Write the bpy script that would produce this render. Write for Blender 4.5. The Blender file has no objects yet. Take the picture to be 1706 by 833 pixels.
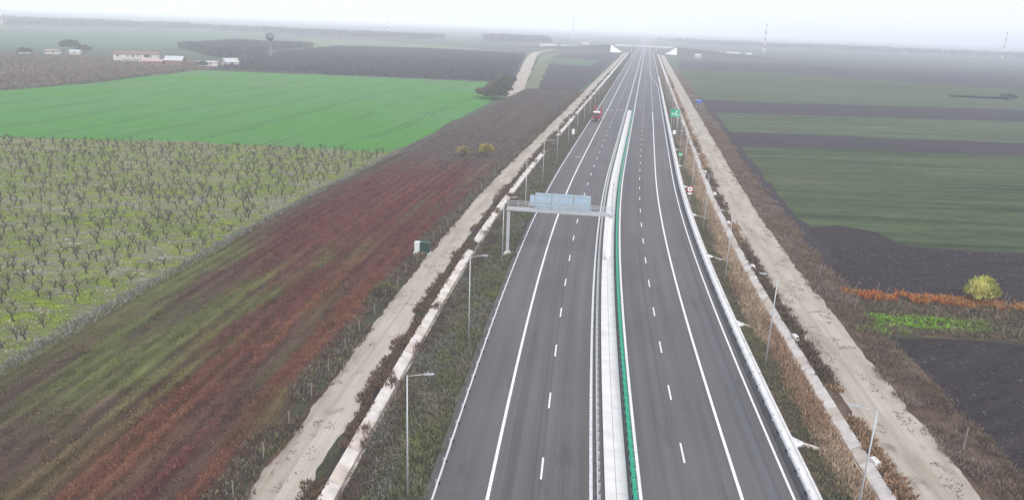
import bpy, math, random
import numpy as np
from mathutils import Matrix, Vector
random.seed(7); RNG = np.random.default_rng(11)
S = bpy.context.scene
COL = S.collection

# ------------------------------------------------------------------ camera
CAM_H, PITCH, ROLL, FPX = 33.0, math.radians(16.75), math.radians(2.2), 1250.0
cd = bpy.data.cameras.new('camera'); cd.sensor_width = 36.0; cd.lens = FPX / 1706 * 36
cd.clip_start = 0.5; cd.clip_end = 30000
cam = bpy.data.objects.new('camera', cd); COL.objects.link(cam); S.camera = cam
_c, _s = math.cos(ROLL), math.sin(ROLL)
_R = Vector((1, 0, 0)); _D = Vector((0, -math.sin(PITCH), -math.cos(PITCH)))
_X = _c * _R - _s * _D; _Y = -(_s * _R + _c * _D); _Z = Vector((0, -math.cos(PITCH), math.sin(PITCH)))
cam.matrix_world = Matrix(((_X.x, _Y.x, _Z.x, 0), (_X.y, _Y.y, _Z.y, 0), (_X.z, _Y.z, _Z.z, CAM_H), (0, 0, 0, 1)))

# ------------------------------------------------------------------ overcast sky, sun, exposure
SUN_EL, SUN_AZ = math.radians(38), math.radians(155)
w = bpy.data.worlds.new('World'); S.world = w; w.use_nodes = True
nt = w.node_tree; nt.nodes.clear()
wo = nt.nodes.new('ShaderNodeOutputWorld'); bg = nt.nodes.new('ShaderNodeBackground')
sky = nt.nodes.new('ShaderNodeTexSky'); sky.sky_type = 'NISHITA'; sky.sun_disc = False
sky.sun_elevation = SUN_EL; sky.sun_rotation = SUN_AZ; sky.dust_density = 4.0; sky.air_density = 1.0
ov = nt.nodes.new('ShaderNodeMixRGB'); ov.inputs[0].default_value = 0.93
ov.inputs[2].default_value = (5.0, 5.22, 6.05, 1)          # even cloud cover over the clear sky
nt.links.new(sky.outputs[0], ov.inputs[1]); nt.links.new(ov.outputs[0], bg.inputs[0])
bg.inputs[1].default_value = 0.1
nt.links.new(bg.outputs[0], wo.inputs[0])
sd = bpy.data.lights.new('sun', 'SUN'); sd.energy = 1.5; sd.angle = math.radians(35); sd.color = (1.0, 0.96, 0.90)
sun = bpy.data.objects.new('sun', sd); COL.objects.link(sun)
sun.rotation_euler = (math.pi / 2 - SUN_EL, 0, math.pi - SUN_AZ)
S.view_settings.view_transform = 'Standard'; S.view_settings.look = 'None'
S.view_settings.gamma = 1.0; S.view_settings.use_curve_mapping = False
S.view_settings.exposure = 1.08
S.cycles.max_bounces = 8; S.cycles.volume_bounces = 4; S.cycles.diffuse_bounces = 3

# ------------------------------------------------------------------ helpers
YS = np.arange(-200, 12000, 0.5)
_sl = np.where(YS < 50, .088, .1635)
_m = (YS >= 50) & (YS <= 190); _u = (YS[_m] - 50) / 140
_sl[_m] = .088 + (.1635 - .088) * (_u * _u * (3 - 2 * _u) * .4 + _u * .6)
XS = np.cumsum(_sl) * .5; XS += 8.3 - np.interp(47.3, YS, XS)
def P(s, t, z=0.0):
    """road coordinates (s along, t to the right of the centre line) to world"""
    sl = np.interp(s, YS, _sl); n = np.hypot(1, sl)
    return (float(np.interp(s, YS, XS) + t / n), float(s - t * sl / n), float(z))
def PA(s, t):
    sl = np.interp(s, YS, _sl); n = np.hypot(1, sl)
    return np.interp(s, YS, XS) + t / n, s - t * sl / n
def yaw(s): return -math.atan(float(np.interp(s, YS, _sl)))

def tag(o, label=None, cat=None, group=None, kind=None):
    if label: o['label'] = label
    if cat: o['category'] = cat
    if group: o['group'] = group
    if kind: o['kind'] = kind
    return o
def empty(name, loc, rz=0.0):
    o = bpy.data.objects.new(name, None); COL.objects.link(o)
    o.location = loc; o.rotation_euler = (0, 0, rz); o.empty_display_size = .3
    return o
def link(name, me, parent=None, loc=(0, 0, 0), rz=0.0):
    o = bpy.data.objects.new(name, me); COL.objects.link(o)
    if parent: o.parent = parent
    o.location = loc; o.rotation_euler = (0, 0, rz)
    return o
class MB:
    def __init__(s): s.v = []; s.f = []; s.m = []; s.uv = None
    def quad(s, a, b, c, d, m=0):
        n = len(s.v); s.v += [tuple(a), tuple(b), tuple(c), tuple(d)]; s.f.append((n, n+1, n+2, n+3)); s.m.append(m); return s
    def tri(s, a, b, c, m=0):
        n = len(s.v); s.v += [tuple(a), tuple(b), tuple(c)]; s.f.append((n, n+1, n+2)); s.m.append(m); return s
    def hexa(s, p, m=0):      # 8 points: bottom 4, top 4
        n = len(s.v); s.v += [tuple(q) for q in p]
        for q in ((3,2,1,0),(4,5,6,7),(0,1,5,4),(1,2,6,5),(2,3,7,6),(3,0,4,7)):
            s.f.append(tuple(n+i for i in q)); s.m.append(m)
        return s
    def box(s, x0, x1, y0, y1, z0, z1, m=0):
        return s.hexa([(x0,y0,z0),(x1,y0,z0),(x1,y1,z0),(x0,y1,z0),(x0,y0,z1),(x1,y0,z1),(x1,y1,z1),(x0,y1,z1)], m)
    def tube(s, a, b, r0, r1=None, n=8, m=0, cap=True):
        r1 = r0 if r1 is None else r1
        a = Vector(a); b = Vector(b); d = (b - a).normalized()
        u = d.orthogonal().normalized(); v = d.cross(u); k = len(s.v)
        for q, r in ((a, r0), (b, r1)):
            for i in range(n):
                t = 2 * math.pi * i / n; s.v.append(tuple(q + u * (r * math.cos(t)) + v * (r * math.sin(t))))
        for i in range(n):
            j = (i + 1) % n; s.f.append((k+i, k+j, k+n+j, k+n+i)); s.m.append(m)
        if cap:
            s.f.append(tuple(k + n + i for i in range(n))); s.m.append(m)
            s.f.append(tuple(k + n - 1 - i for i in range(n))); s.m.append(m)
        return s
    def lathe(s, prof, n=16, m=0, c=(0, 0)):
        k = len(s.v)
        for r, z in prof:
            for i in range(n):
                t = 2*math.pi*i/n; s.v.append((c[0]+r*math.cos(t), c[1]+r*math.sin(t), z))
        for a in range(len(prof)-1):
            for i in range(n):
                j = (i+1) % n; s.f.append((k+a*n+i, k+a*n+j, k+(a+1)*n+j, k+(a+1)*n+i)); s.m.append(m)
        return s
    def mesh(s, name, mats, smooth=False):
        me = bpy.data.meshes.new(name); me.from_pydata(s.v, [], s.f)
        for q in (mats if isinstance(mats, (list, tuple)) else [mats]): me.materials.append(q)
        me.polygons.foreach_set('material_index', s.m)
        if smooth: me.polygons.foreach_set('use_smooth', [True] * len(s.f))
        me.update(); return me
    def build(s, name, mats, parent=None, loc=(0,0,0), rz=0.0, smooth=False):
        return link(name, s.mesh(name, mats, smooth), parent, loc, rz)
def add_uv(me, fn):
    uv = me.uv_layers.new(name='UVMap'); co = np.empty(len(me.vertices) * 3); me.vertices.foreach_get('co', co); co = co.reshape(-1, 3)
    li = np.empty(len(me.loops), int); me.loops.foreach_get('vertex_index', li)
    uv.data.foreach_set('uv', np.asarray(fn(co))[li].astype(np.float32).ravel())

# ---- numpy value noise
def vnoise(x, y, seed=0):
    xi = np.floor(x).astype(np.int64); yi = np.floor(y).astype(np.int64); fx = x - xi; fy = y - yi
    fx = fx*fx*(3-2*fx); fy = fy*fy*(3-2*fy)
    def h(a, b):
        n = (a * 374761393 + b * 668265263 + seed * 974711) & 0xffffffff
        n = ((n ^ (n >> 13)) * 1274126177) & 0xffffffff
        return ((n ^ (n >> 16)) & 0xffff) / 65535.0
    return (h(xi,yi)*(1-fx)+h(xi+1,yi)*fx)*(1-fy)+(h(xi,yi+1)*(1-fx)+h(xi+1,yi+1)*fx)*fy
def fbm(x, y, seed=0, o=4):
    a, r, n = 1.0, 0.0, 0.0
    for k in range(o):
        r = r + a * vnoise(x * 2**k, y * 2**k, seed + k); n += a; a *= .55
    return r / n
def sst(a, b, x): u = np.clip((x - a) / (b - a), 0, 1); return u*u*(3-2*u)

# ---- materials
def mat(name, col=(.5,.5,.5), rough=.7, metal=0.0, var=0.0, scale=3.0, bump=0.0, bscale=40.0, spec=.3):
    m = bpy.data.materials.new(name); m.use_nodes = True; t = m.node_tree; b = t.nodes['Principled BSDF']
    b.inputs['Base Color'].default_value = (*col, 1); b.inputs['Roughness'].default_value = rough
    b.inputs['Metallic'].default_value = metal; b.inputs['Specular IOR Level'].default_value = spec
    if var or bump:
        tc = t.nodes.new('ShaderNodeTexCoord')
    if var:
        n = t.nodes.new('ShaderNodeTexNoise'); n.inputs['Scale'].default_value = scale; n.inputs['Detail'].default_value = 6
        t.links.new(tc.outputs['Object'], n.inputs[0])
        mr = t.nodes.new('ShaderNodeMapRange'); mr.inputs[1].default_value = .25; mr.inputs[2].default_value = .75
        mr.inputs[3].default_value = 1 - var; mr.inputs[4].default_value = 1 + var; t.links.new(n.outputs[0], mr.inputs[0])
        mx = t.nodes.new('ShaderNodeVectorMath'); mx.operation = 'SCALE'; mx.inputs[0].default_value = col
        t.links.new(mr.outputs[0], mx.inputs['Scale']); t.links.new(mx.outputs[0], b.inputs['Base Color'])
    if bump:
        n2 = t.nodes.new('ShaderNodeTexNoise'); n2.inputs['Scale'].default_value = bscale; n2.inputs['Detail'].default_value = 4
        t.links.new(tc.outputs['Object'], n2.inputs[0]); bp = t.nodes.new('ShaderNodeBump'); bp.inputs['Strength'].default_value = bump
        bp.inputs['Distance'].default_value = .05
        t.links.new(n2.outputs[0], bp.inputs['Height']); t.links.new(bp.outputs[0], b.inputs['Normal'])
    return m
def ramp(t, stops):
    r = t.nodes.new('ShaderNodeValToRGB'); e = r.color_ramp.elements
    while len(e) > 1: e.remove(e[-1])
    e[0].position = stops[0][0]; e[0].color = (*stops[0][1], 1)
    for p, c in stops[1:]:
        q = e.new(p); q.color = (*c, 1)
    return r
def field(name, layers, bump=None, rough=.95, tram=None, attr=False):
    """ground cover: layers = [(scale_u, scale_v, detail, stops, mode, factor)] over UV metres; first is the base colour"""
    m = bpy.data.materials.new(name); m.use_nodes = True; t = m.node_tree; b = t.nodes['Principled BSDF']
    b.inputs['Roughness'].default_value = rough; b.inputs['Specular IOR Level'].default_value = .08
    uv = t.nodes.new('ShaderNodeUVMap'); out = None
    if attr:
        at = t.nodes.new('ShaderNodeAttribute'); at.attribute_name = 'col'; out = at.outputs['Color']
    for i, (su, sv, det, stops, mode, fac) in enumerate(layers):
        mp = t.nodes.new('ShaderNodeMapping'); mp.inputs['Scale'].default_value = (su, sv, 1); mp.inputs['Location'].default_value = (i*17.3, i*5.1, i)
        t.links.new(uv.outputs[0], mp.inputs[0])
        n = t.nodes.new('ShaderNodeTexNoise'); n.inputs['Scale'].default_value = 1; n.inputs['Detail'].default_value = det
        n.inputs['Roughness'].default_value = .6
        t.links.new(mp.outputs[0], n.inputs[0]); r = ramp(t, stops); t.links.new(n.outputs[0], r.inputs[0])
        if out is None: out = r.outputs[0]
        else:
            mx = t.nodes.new('ShaderNodeMixRGB'); mx.blend_type = mode; mx.inputs[0].default_value = fac
            t.links.new(out, mx.inputs[1]); t.links.new(r.outputs[0], mx.inputs[2]); out = mx.outputs[0]
    if tram:
        # pairs of wheel tracks every `per` metres across u
        per, gap, wd, dark, wob, thr, amt = tram
        sx = t.nodes.new('ShaderNodeSeparateXYZ'); t.links.new(uv.outputs[0], sx.inputs[0])
        nz = t.nodes.new('ShaderNodeTexNoise'); nz.inputs['Scale'].default_value = .02; nz.inputs['Detail'].default_value = 1; t.links.new(uv.outputs[0], nz.inputs[0])
        def M(op, a, bb=None):
            q = t.nodes.new('ShaderNodeMath'); q.operation = op
            for k, x in enumerate((a, bb)):
                if x is None: continue
                if isinstance(x, (int, float)): q.inputs[k].default_value = x
                else: t.links.new(x, q.inputs[k])
            return q.outputs[0]
        u = M('ADD', sx.outputs[0], M('MULTIPLY', nz.outputs[0], wob))
        q = M('ABSOLUTE', M('SUBTRACT', M('FLOORED_MODULO', u, per), per/2))
        ln = M('LESS_THAN', M('ABSOLUTE', M('SUBTRACT', q, gap/2)), wd/2)
        br = t.nodes.new('ShaderNodeTexNoise'); br.inputs['Scale'].default_value = .045; br.inputs['Detail'].default_value = 4; t.links.new(uv.outputs[0], br.inputs[0])
        f = M('MULTIPLY', ln, M('MULTIPLY', M('GREATER_THAN', br.outputs[0], thr), amt))
        mx = t.nodes.new('ShaderNodeMixRGB'); t.links.new(f, mx.inputs[0]); t.links.new(out, mx.inputs[1]); mx.inputs[2].default_value = (*dark, 1); out = mx.outputs[0]
    t.links.new(out, b.inputs['Base Color'])
    if bump:
        su, sv, st, dist = bump
        mp = t.nodes.new('ShaderNodeMapping'); mp.inputs['Scale'].default_value = (su, sv, 1); t.links.new(uv.outputs[0], mp.inputs[0])
        n = t.nodes.new('ShaderNodeTexNoise'); n.inputs['Scale'].default_value = 1; n.inputs['Detail'].default_value = 5
        t.links.new(mp.outputs[0], n.inputs[0]); bp = t.nodes.new('ShaderNodeBump'); bp.inputs['Strength'].default_value = st; bp.inputs['Distance'].default_value = dist
        t.links.new(n.outputs[0], bp.inputs['Height']); t.links.new(bp.outputs[0], b.inputs['Normal'])
    return m
g = lambda v: (v, v, v)
FINE = lambda k=.5: [(.25, g(1-k)), (.75, g(1+k*.6))]

M = {}
M['concrete'] = mat('concrete', (.46,.45,.43), .85, var=.18, scale=1.2, bump=.2)
M['slab'] = mat('white_concrete', (.60,.59,.57), .85, var=.12, scale=.7, bump=.15)
M['ditch'] = mat('ditch_concrete', (.52,.485,.45), .9, var=.22, scale=.9, bump=.2)
M['ditch2'] = mat('ditch_concrete_dusty', (.45,.395,.34), .9, var=.25, scale=.9, bump=.2)
M['ditch3'] = mat('muddy_concrete', (.20,.17,.145), .9, var=.35, scale=1.2, bump=.3)
M['galv'] = mat('galvanised_steel', (.42,.44,.45), .5, .3, var=.1, scale=4)
M['rail'] = mat('rail_steel', (.62,.63,.63), .45, .2, var=.08, scale=.5)
M['black'] = mat('black_plastic', (.015,.015,.016), .6)
M['green'] = mat('green_plastic', (.01,.27,.16), .5, var=.15, scale=2)
M['signgreen'] = mat('sign_green', (.0,.33,.17), .4)
M['signblue'] = mat('sign_blue', (.02,.09,.42), .4)
M['white'] = mat('white_paint', (.78,.78,.77), .6, var=.06, scale=6)
M['red'] = mat('sign_red', (.5,.02,.03), .4)
M['panelback'] = mat('sign_panel_back', (.36,.46,.54), .45, .25, var=.1, scale=1.0)
M['paint'] = mat('road_paint', (.66,.66,.65), .7, var=.28, scale=3.5)
M['asphalt_dark'] = mat('shoulder_asphalt', (.05,.051,.053), .9, var=.3, scale=.3, bump=.2, bscale=30)
M['wood'] = mat('weathered_wood', (.25,.21,.17), .9, var=.25, scale=8)
M['post'] = mat('concrete_post', (.19,.175,.16), .9, var=.2, scale=8)
M['wire'] = mat('wire', (.3,.3,.3), .5, .5)
M['bark'] = mat('bark', (.042,.035,.03), .95, var=.35, scale=5)
M['twig'] = mat('twig', (.065,.055,.045), .95, var=.3, scale=3)
M['wall_white'] = mat('white_render', (.42,.395,.39), .9, var=.08, scale=.5)
M['wall_red'] = mat('red_brick_wall', (.19,.09,.085), .9, var=.2, scale=1)
M['roof_brown'] = mat('brown_roof', (.17,.11,.105), .8, var=.15, scale=.6)
M['roof_white'] = mat('pale_sheet_roof', (.38,.385,.39), .6, var=.08, scale=.4)
M['roof_pink'] = mat('pale_red_roof', (.36,.25,.24), .8, var=.15, scale=.5)
M['glass'] = mat('dark_glass', (.03,.032,.035), .15, spec=.5)
M['truck_red'] = mat('truck_red', (.24,.035,.04), .35, var=.1, scale=1, spec=.5)
M['tyre'] = mat('tyre', (.02,.02,.02), .9)
M['cab_green'] = mat('dark_green_steel', (.018,.05,.04), .5, var=.1, scale=2)
M['pale'] = mat('pale_green_steel', (.52,.58,.54), .5, var=.06, scale=2)

def veg(name, trans=.25):
    m = bpy.data.materials.new(name); m.use_nodes = True; t = m.node_tree; b = t.nodes['Principled BSDF']
    at = t.nodes.new('ShaderNodeAttribute'); at.attribute_name = 'col'
    b.inputs['Roughness'].default_value = .9; b.inputs['Specular IOR Level'].default_value = .1
    t.links.new(at.outputs['Color'], b.inputs['Base Color'])
    tl = t.nodes.new('ShaderNodeBsdfTranslucent'); t.links.new(at.outputs['Color'], tl.inputs[0])
    mx = t.nodes.new('ShaderNodeMixShader'); mx.inputs[0].default_value = trans
    t.links.new(b.outputs[0], mx.inputs[1]); t.links.new(tl.outputs[0], mx.inputs[2])
    t.links.new(mx.outputs[0], t.nodes['Material Output'].inputs['Surface'])
    return m
M['veg'] = veg('plant')

# asphalt: faint wheel paths along the lanes, mottled tone, aggregate grain
def asphalt(name):
    m = field(name, [
        (.55, .004, 2, [(.34,(.095,.095,.101)), (.46,(.098,.093,.092)), (.62,(.104,.096,.091)), (.72,(.116,.113,.115))], 'MIX', 1),
        (.9, .012, 5, [(.3,g(.78)), (.7,g(1.18))], 'MULTIPLY', .85),
        (.12, .05, 3, [(.3,g(.88)), (.7,g(1.1))], 'MULTIPLY', .9),
        (1.6, .006, 3, [(.56,g(1)), (.66,g(.72))], 'MULTIPLY', .8),
        (.5, .12, 6, [(.60,g(1)), (.68,g(.70))], 'MULTIPLY', .6),
        (.9, .5, 5, [(.70,g(1)), (.74,g(1.5))], 'MULTIPLY', .5),
        (6, 6, 3, [(.3,g(.86)), (.7,g(1.14))], 'MULTIPLY', .8)], bump=(25, 25, .25, .01), rough=.78)
    m.node_tree.nodes['Principled BSDF'].inputs['Specular IOR Level'].default_value = .3
    return m
M['asphalt'] = asphalt('asphalt')
M['gravel'] = field('gravel', [
    (.35, .08, 5, [(.28,(.25,.212,.165)), (.5,(.365,.325,.27)), (.75,(.43,.39,.335))], 'MIX', 1),
    (2.2, .12, 4, [(.3,g(.84)), (.65,g(1.08))], 'MULTIPLY', .8),
    (.45, .3, 6, [(.30,g(.45)), (.40,g(1.0))], 'MULTIPLY', .6),
    (7, 7, 3, FINE(.25), 'MULTIPLY', 1)], bump=(6, 6, .6, .08), tram=(50.8,1.8,.5,(.27,.235,.20), 1.6, .42, .5))
M['verge'] = field('verge_soil', [(.6,.25,5,[(.3,(.035,.032,.024)),(.55,(.055,.06,.03)),(.75,(.09,.075,.055))],'MIX',1),(4,4,4,FINE(.5),'MULTIPLY',1)], bump=(3,3,.8,.15))
M['verge_tan'] = field('dry_verge_soil', [(.6,.25,5,[(.3,(.06,.045,.035)),(.55,(.12,.085,.06)),(.75,(.16,.12,.085))],'MIX',1),(4,4,4,FINE(.5),'MULTIPLY',1)], bump=(3,3,.8,.15))
M['ground'] = field('open_country', [
    (.0012,.004,5,[(.32,(.055,.05,.05)),(.42,(.075,.06,.056)),(.5,(.06,.085,.05)),(.56,(.075,.11,.06)),(.63,(.08,.066,.062)),(.75,(.045,.045,.05))],'MIX',1),
    (.02,.05,4,FINE(.25),'MULTIPLY',1),(.6,.6,4,FINE(.3),'MULTIPLY',1)])
M['wheat'] = field('young_wheat', [
    (.016,.02,5,[(.28,(.052,.185,.014)),(.45,(.056,.185,.030)),(.58,(.066,.18,.045)),(.72,(.085,.175,.06))],'MIX',1),
    (.5,.03,4,[(.3,g(.88)),(.7,g(1.1))],'MULTIPLY',.9),
    (1.5,.5,3,FINE(.18),'MULTIPLY',1)], bump=(3,1,.4,.1), tram=(21.0,2.4,.7,(.022,.06,.02), 14.0, .44, .8))
M['orchard'] = field('orchard_floor', [
    (.28,.5,5,[(.34,(.20,.255,.008)),(.43,(.14,.18,.02)),(.50,(.11,.13,.045)),(.55,(.13,.13,.07)),(.62,(.20,.185,.145)),(.7,(.27,.25,.20))],'MIX',1),
    (.05,.06,4,[(.38,(.13,.17,.03)),(.5,(.12,.13,.06)),(.6,(.24,.22,.175))],'MIX',.28),
    (2,3,4,FINE(.3),'MULTIPLY',1)], bump=(2,2,.8,.2))
M['fallow'] = field('fallow_soil', [(.8,.2,5,[(.3,g(.65)),(.7,g(1.3))],'MULTIPLY',1),(5,5,4,FINE(.4),'MULTIPLY',1)], bump=(1.2,.3,.8,.25), attr=True)
def crop(name, a, b, c):
    return field(name, [(.02,.35,5,[(.3,a),(.5,b),(.68,c)],'MIX',1),(.25,1.3,4,[(.25,g(.55)),(.75,g(1.45))],'MULTIPLY',.95),(.05,1.0,5,[(.56,g(1.0)),(.68,g(1.8))],'MULTIPLY',.85),(.012,.24,5,[(.35,g(.62)),(.62,g(1.3))],'MULTIPLY',1.0),(2.5,2.5,4,FINE(.35),'MULTIPLY',1)], bump=(.6,2.2,.6,.12))
M['crop'] = crop('thin_green_crop', (.042,.060,.027), (.050,.070,.030), (.074,.082,.044))
M['crop2'] = crop('pale_green_crop', (.055,.076,.042), (.062,.085,.044), (.08,.095,.056))
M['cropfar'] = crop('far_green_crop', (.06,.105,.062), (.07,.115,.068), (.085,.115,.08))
M['plough'] = field('ploughed_earth', [
    (.08,.6,5,[(.3,(.029,.024,.0245)),(.5,(.038,.031,.0315)),(.7,(.050,.042,.042))],'MIX',1),
    (1.2,2.6,4,[(.56,g(1)),(.68,g(1.9)),(.78,g(2.9))],'MULTIPLY',.75),
    (3,6,4,FINE(.55),'MULTIPLY',1)], bump=(1.8,3.5,1.0,.25))
M['plough2'] = field('dry_plough', [(.03,.3,5,[(.3,(.036,.030,.034)),(.7,(.054,.045,.049))],'MIX',1),(1,3,4,FINE(.3),'MULTIPLY',1)], bump=(1,3,.6,.2))
M['brownfar'] = field('brown_rough_land', [(.02,.05,5,[(.3,(.075,.05,.045)),(.5,(.1,.068,.058)),(.7,(.085,.08,.05))],'MIX',1),(.4,.4,4,FINE(.4),'MULTIPLY',1)])
M['olive'] = field('pale_meadow', [(.01,.03,4,[(.3,(.115,.14,.075)),(.7,(.14,.15,.09))],'MIX',1),(.5,.5,4,FINE(.2),'MULTIPLY',1)])
M['vine_floor'] = field('vineyard_floor', [(.5,.5,5,[(.3,(.06,.045,.034)),(.52,(.095,.07,.05)),(.66,(.105,.10,.05)),(.8,(.12,.14,.05))],'MIX',1),(3,3,4,FINE(.5),'MULTIPLY',1)], bump=(2,2,.8,.2))

# ------------------------------------------------------------------ setting: ground, fields, road corridor
GZ = -1.5
def strip(name, ts, zs, s0, s1, ds, m, wob=None, kind='structure', label=None):
    """a long strip in road coordinates with a cross-section; ds = step list generator"""
    sv = []
    s = s0
    while s < s1: sv.append(s); s += ds * (1 if s < 250 else 6 if s < 700 else 40)
    sv.append(s1); sv = np.array(sv)
    V = []; UV = []; nt_ = len(ts)
    for j, (t, z) in enumerate(zip(ts, zs)):
        tt = np.full(len(sv), float(t))
        if wob and j in wob:
            amp, seed = wob[j]; tt = tt + amp * 2 * (fbm(sv * .22, sv * 0 + seed, seed, 3) - .5) + amp * (vnoise(sv * 1.3, sv*0+seed, seed+9) - .5)
        x, y = PA(sv, tt); V.append(np.stack([x, y, np.full(len(sv), z)], 1)); UV.append(np.stack([tt, sv], 1))
    V = np.stack(V, 1).reshape(-1, 3); UV = np.stack(UV, 1).reshape(-1, 2)
    F = [(i*nt_+j, i*nt_+j+1, (i+1)*nt_+j+1, (i+1)*nt_+j) for i in range(len(sv)-1) for j in range(nt_-1)]
    me = bpy.data.meshes.new(name); me.from_pydata(V.tolist(), [], F); me.materials.append(m)
    uvl = me.uv_layers.new(name='UVMap'); li = np.empty(len(me.loops), int); me.loops.foreach_get('vertex_index', li)
    uvl.data.foreach_set('uv', UV[li].astype(np.float32).ravel()); me.update()
    o = link(name, me); tag(o, label, kind=kind); return o
def poly(name, pts, z, m, rot=0.0, label=None):
    me = bpy.data.meshes.new(name); me.from_pydata([(x, y, z) for x, y in pts], [], [tuple(range(len(pts)))]); me.materials.append(m)
    ca, sa = math.cos(rot), math.sin(rot)
    add_uv(me, lambda c: np.stack([c[:,0]*ca + c[:,1]*sa, -c[:,0]*sa + c[:,1]*ca], 1))
    # face up
    if me.polygons[0].normal.z < 0: me.flip_normals()
    o = link(name, me); tag(o, label, kind='structure'); return o
def st(*q): return [P(s, t)[:2] for s, t in q]
def edge(pts, amp=1.0, step=6.0, seed=1):
    """roughen a polygon outline a little"""
    out = []; n = len(pts)
    for i in range(n):
        a = np.array(pts[i]); b = np.array(pts[(i+1) % n]); L = np.hypot(*(b-a)); k = max(1, min(60, int(L/step)))
        d = (b-a)/max(L, 1e-6); nn = np.array([-d[1], d[0]])
        for j in range(k):
            q = a + (b-a)*j/k; r = amp*(vnoise(np.array([q[0]*.13]), np.array([q[1]*.13]), seed)[0]-.5)*2 if j else 0
            out.append(tuple(q + nn*r))
    return out

ROADROT = math.atan(.1635)
poly('ground', [(-9000,-300),(9000,-300),(9000,11000),(-9000,11000)], GZ, M['ground'], 0.02)
# left of the road
poly('wheat_field', edge(st((176,-166),(188,-116),(192,-61),(212,-59.5),(343,-64),(400,-69),(450,-85),(440,-181),(427,-265),(319,-253),(273,-258),(140,-330),(120,-260)),1.5), GZ+.06, M['wheat'], -ROADROT)
poly('orchard_ground', edge(st((-60,-58.5),(192,-60.5),(188,-116),(176,-166),(120,-262),(-60,-262)),.8), GZ+.03, M['orchard'], .06)
poly('brown_rough_ground', edge(st((427,-265),(273,-258),(140,-330),(180,-560),(446,-440),(525,-420),(515,-280)),4), GZ+.04, M['brownfar'])
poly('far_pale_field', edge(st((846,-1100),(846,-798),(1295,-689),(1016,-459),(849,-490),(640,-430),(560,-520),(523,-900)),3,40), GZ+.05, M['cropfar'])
poly('far_meadow', edge(st((1124,-640),(1180,-446),(1086,-290),(965,-150),(930,-275),(886,-369),(798,-373),(850,-490),(1016,-465)),3,40), GZ+.04, M['olive'])
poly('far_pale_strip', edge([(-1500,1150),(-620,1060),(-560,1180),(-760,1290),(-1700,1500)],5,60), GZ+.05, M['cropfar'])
poly('fallow_land', edge(st((400,-62),(330,-30),(1090,-30),(1090,-60),(850,-112),(560,-76)),2,20), GZ+.04, M['plough2'], -ROADROT)
poly('grass_bank', edge(st((385,-57),(560,-78),(851,-113),(946,-122),(946,-104),(851,-100),(560,-68),(400,-52)),1.5,15), GZ+.07, M['olive'])
poly('far_green_strip', edge(st((700,-90),(700,-45),(830,-42),(850,-100)),2,30), GZ+.08, M['cropfar'])
poly('farm_track', edge(st((366,-61),(515,-82),(842,-126),(978,-139),(1253,-131),(1429,-111),(1429,-105),(1253,-125),(990,-132),(946,-126),(851,-117),(559,-79),(380,-56)),.8,8), GZ+.10, M['gravel'], -ROADROT)
# right of the road, furrows square to the road
X9 = 2500
poly('crop_field', edge([(52,125),(69,236),(120,240),(X9,330),(X9,100),(89,124.5),(70,126)],.6,3), GZ+.05, M['crop'], .03)
poly('ploughed_field', edge([(44,100),(59,99.3),(70,96.5),(X9,30),(X9,98),(89,124),(69,125.6),(67.5,135),(62,139),(55,136.5),(50,122)],.8,2.5,3), GZ+.07, M['plough'], .03)
poly('ploughed_strip', edge([(69,237),(120,241),(X9,331),(X9,385),(182,271),(77,273)],1,8), GZ+.055, M['plough2'], .03)
poly('green_strip', edge([(76,273),(182,271.5),(X9,386),(X9,520),(234,351),(85,337)],1,8), GZ+.05, M['crop2'], .03)
poly('dark_strip', edge([(85,338),(234,351),(X9,521),(X9,640),(273,413),(94,395)],1,8), GZ+.055, M['plough2'], .03)
poly('wide_green_strip', edge([(94,396),(273,414),(X9,641),(X9,820),(420,520),(329,500),(123,571)],1.5,10), GZ+.05, M['crop2'], -.1)
poly('hazy_crop', edge([(123,572),(329,501),(420,521),(X9,821),(X9,1000),(393,600),(248,700),(150,720)],2,15), GZ+.06, M['crop'], -.1)
poly('hazy_plough', edge([(150,721),(248,701),(393,601),(X9,1001),(X9,1500),(600,900),(190,930)],2,15), GZ+.055, M['plough2'], -.1)
poly('lower_ploughed_field', edge([(42,84.5),(62,83.6),(X9,30),(X9,-300),(25,-300),(30,0),(38,52),(42,66)],.5,2.5,5), GZ+.06, M['plough'], .5)
poly('vineyard_ground', edge([(42,85),(62,84.2),(X9,31),(X9,30),(70,96.3),(59,99.2),(44,100.2)],.7,2.5,8), GZ+.08, M['vine_floor'])

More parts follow.
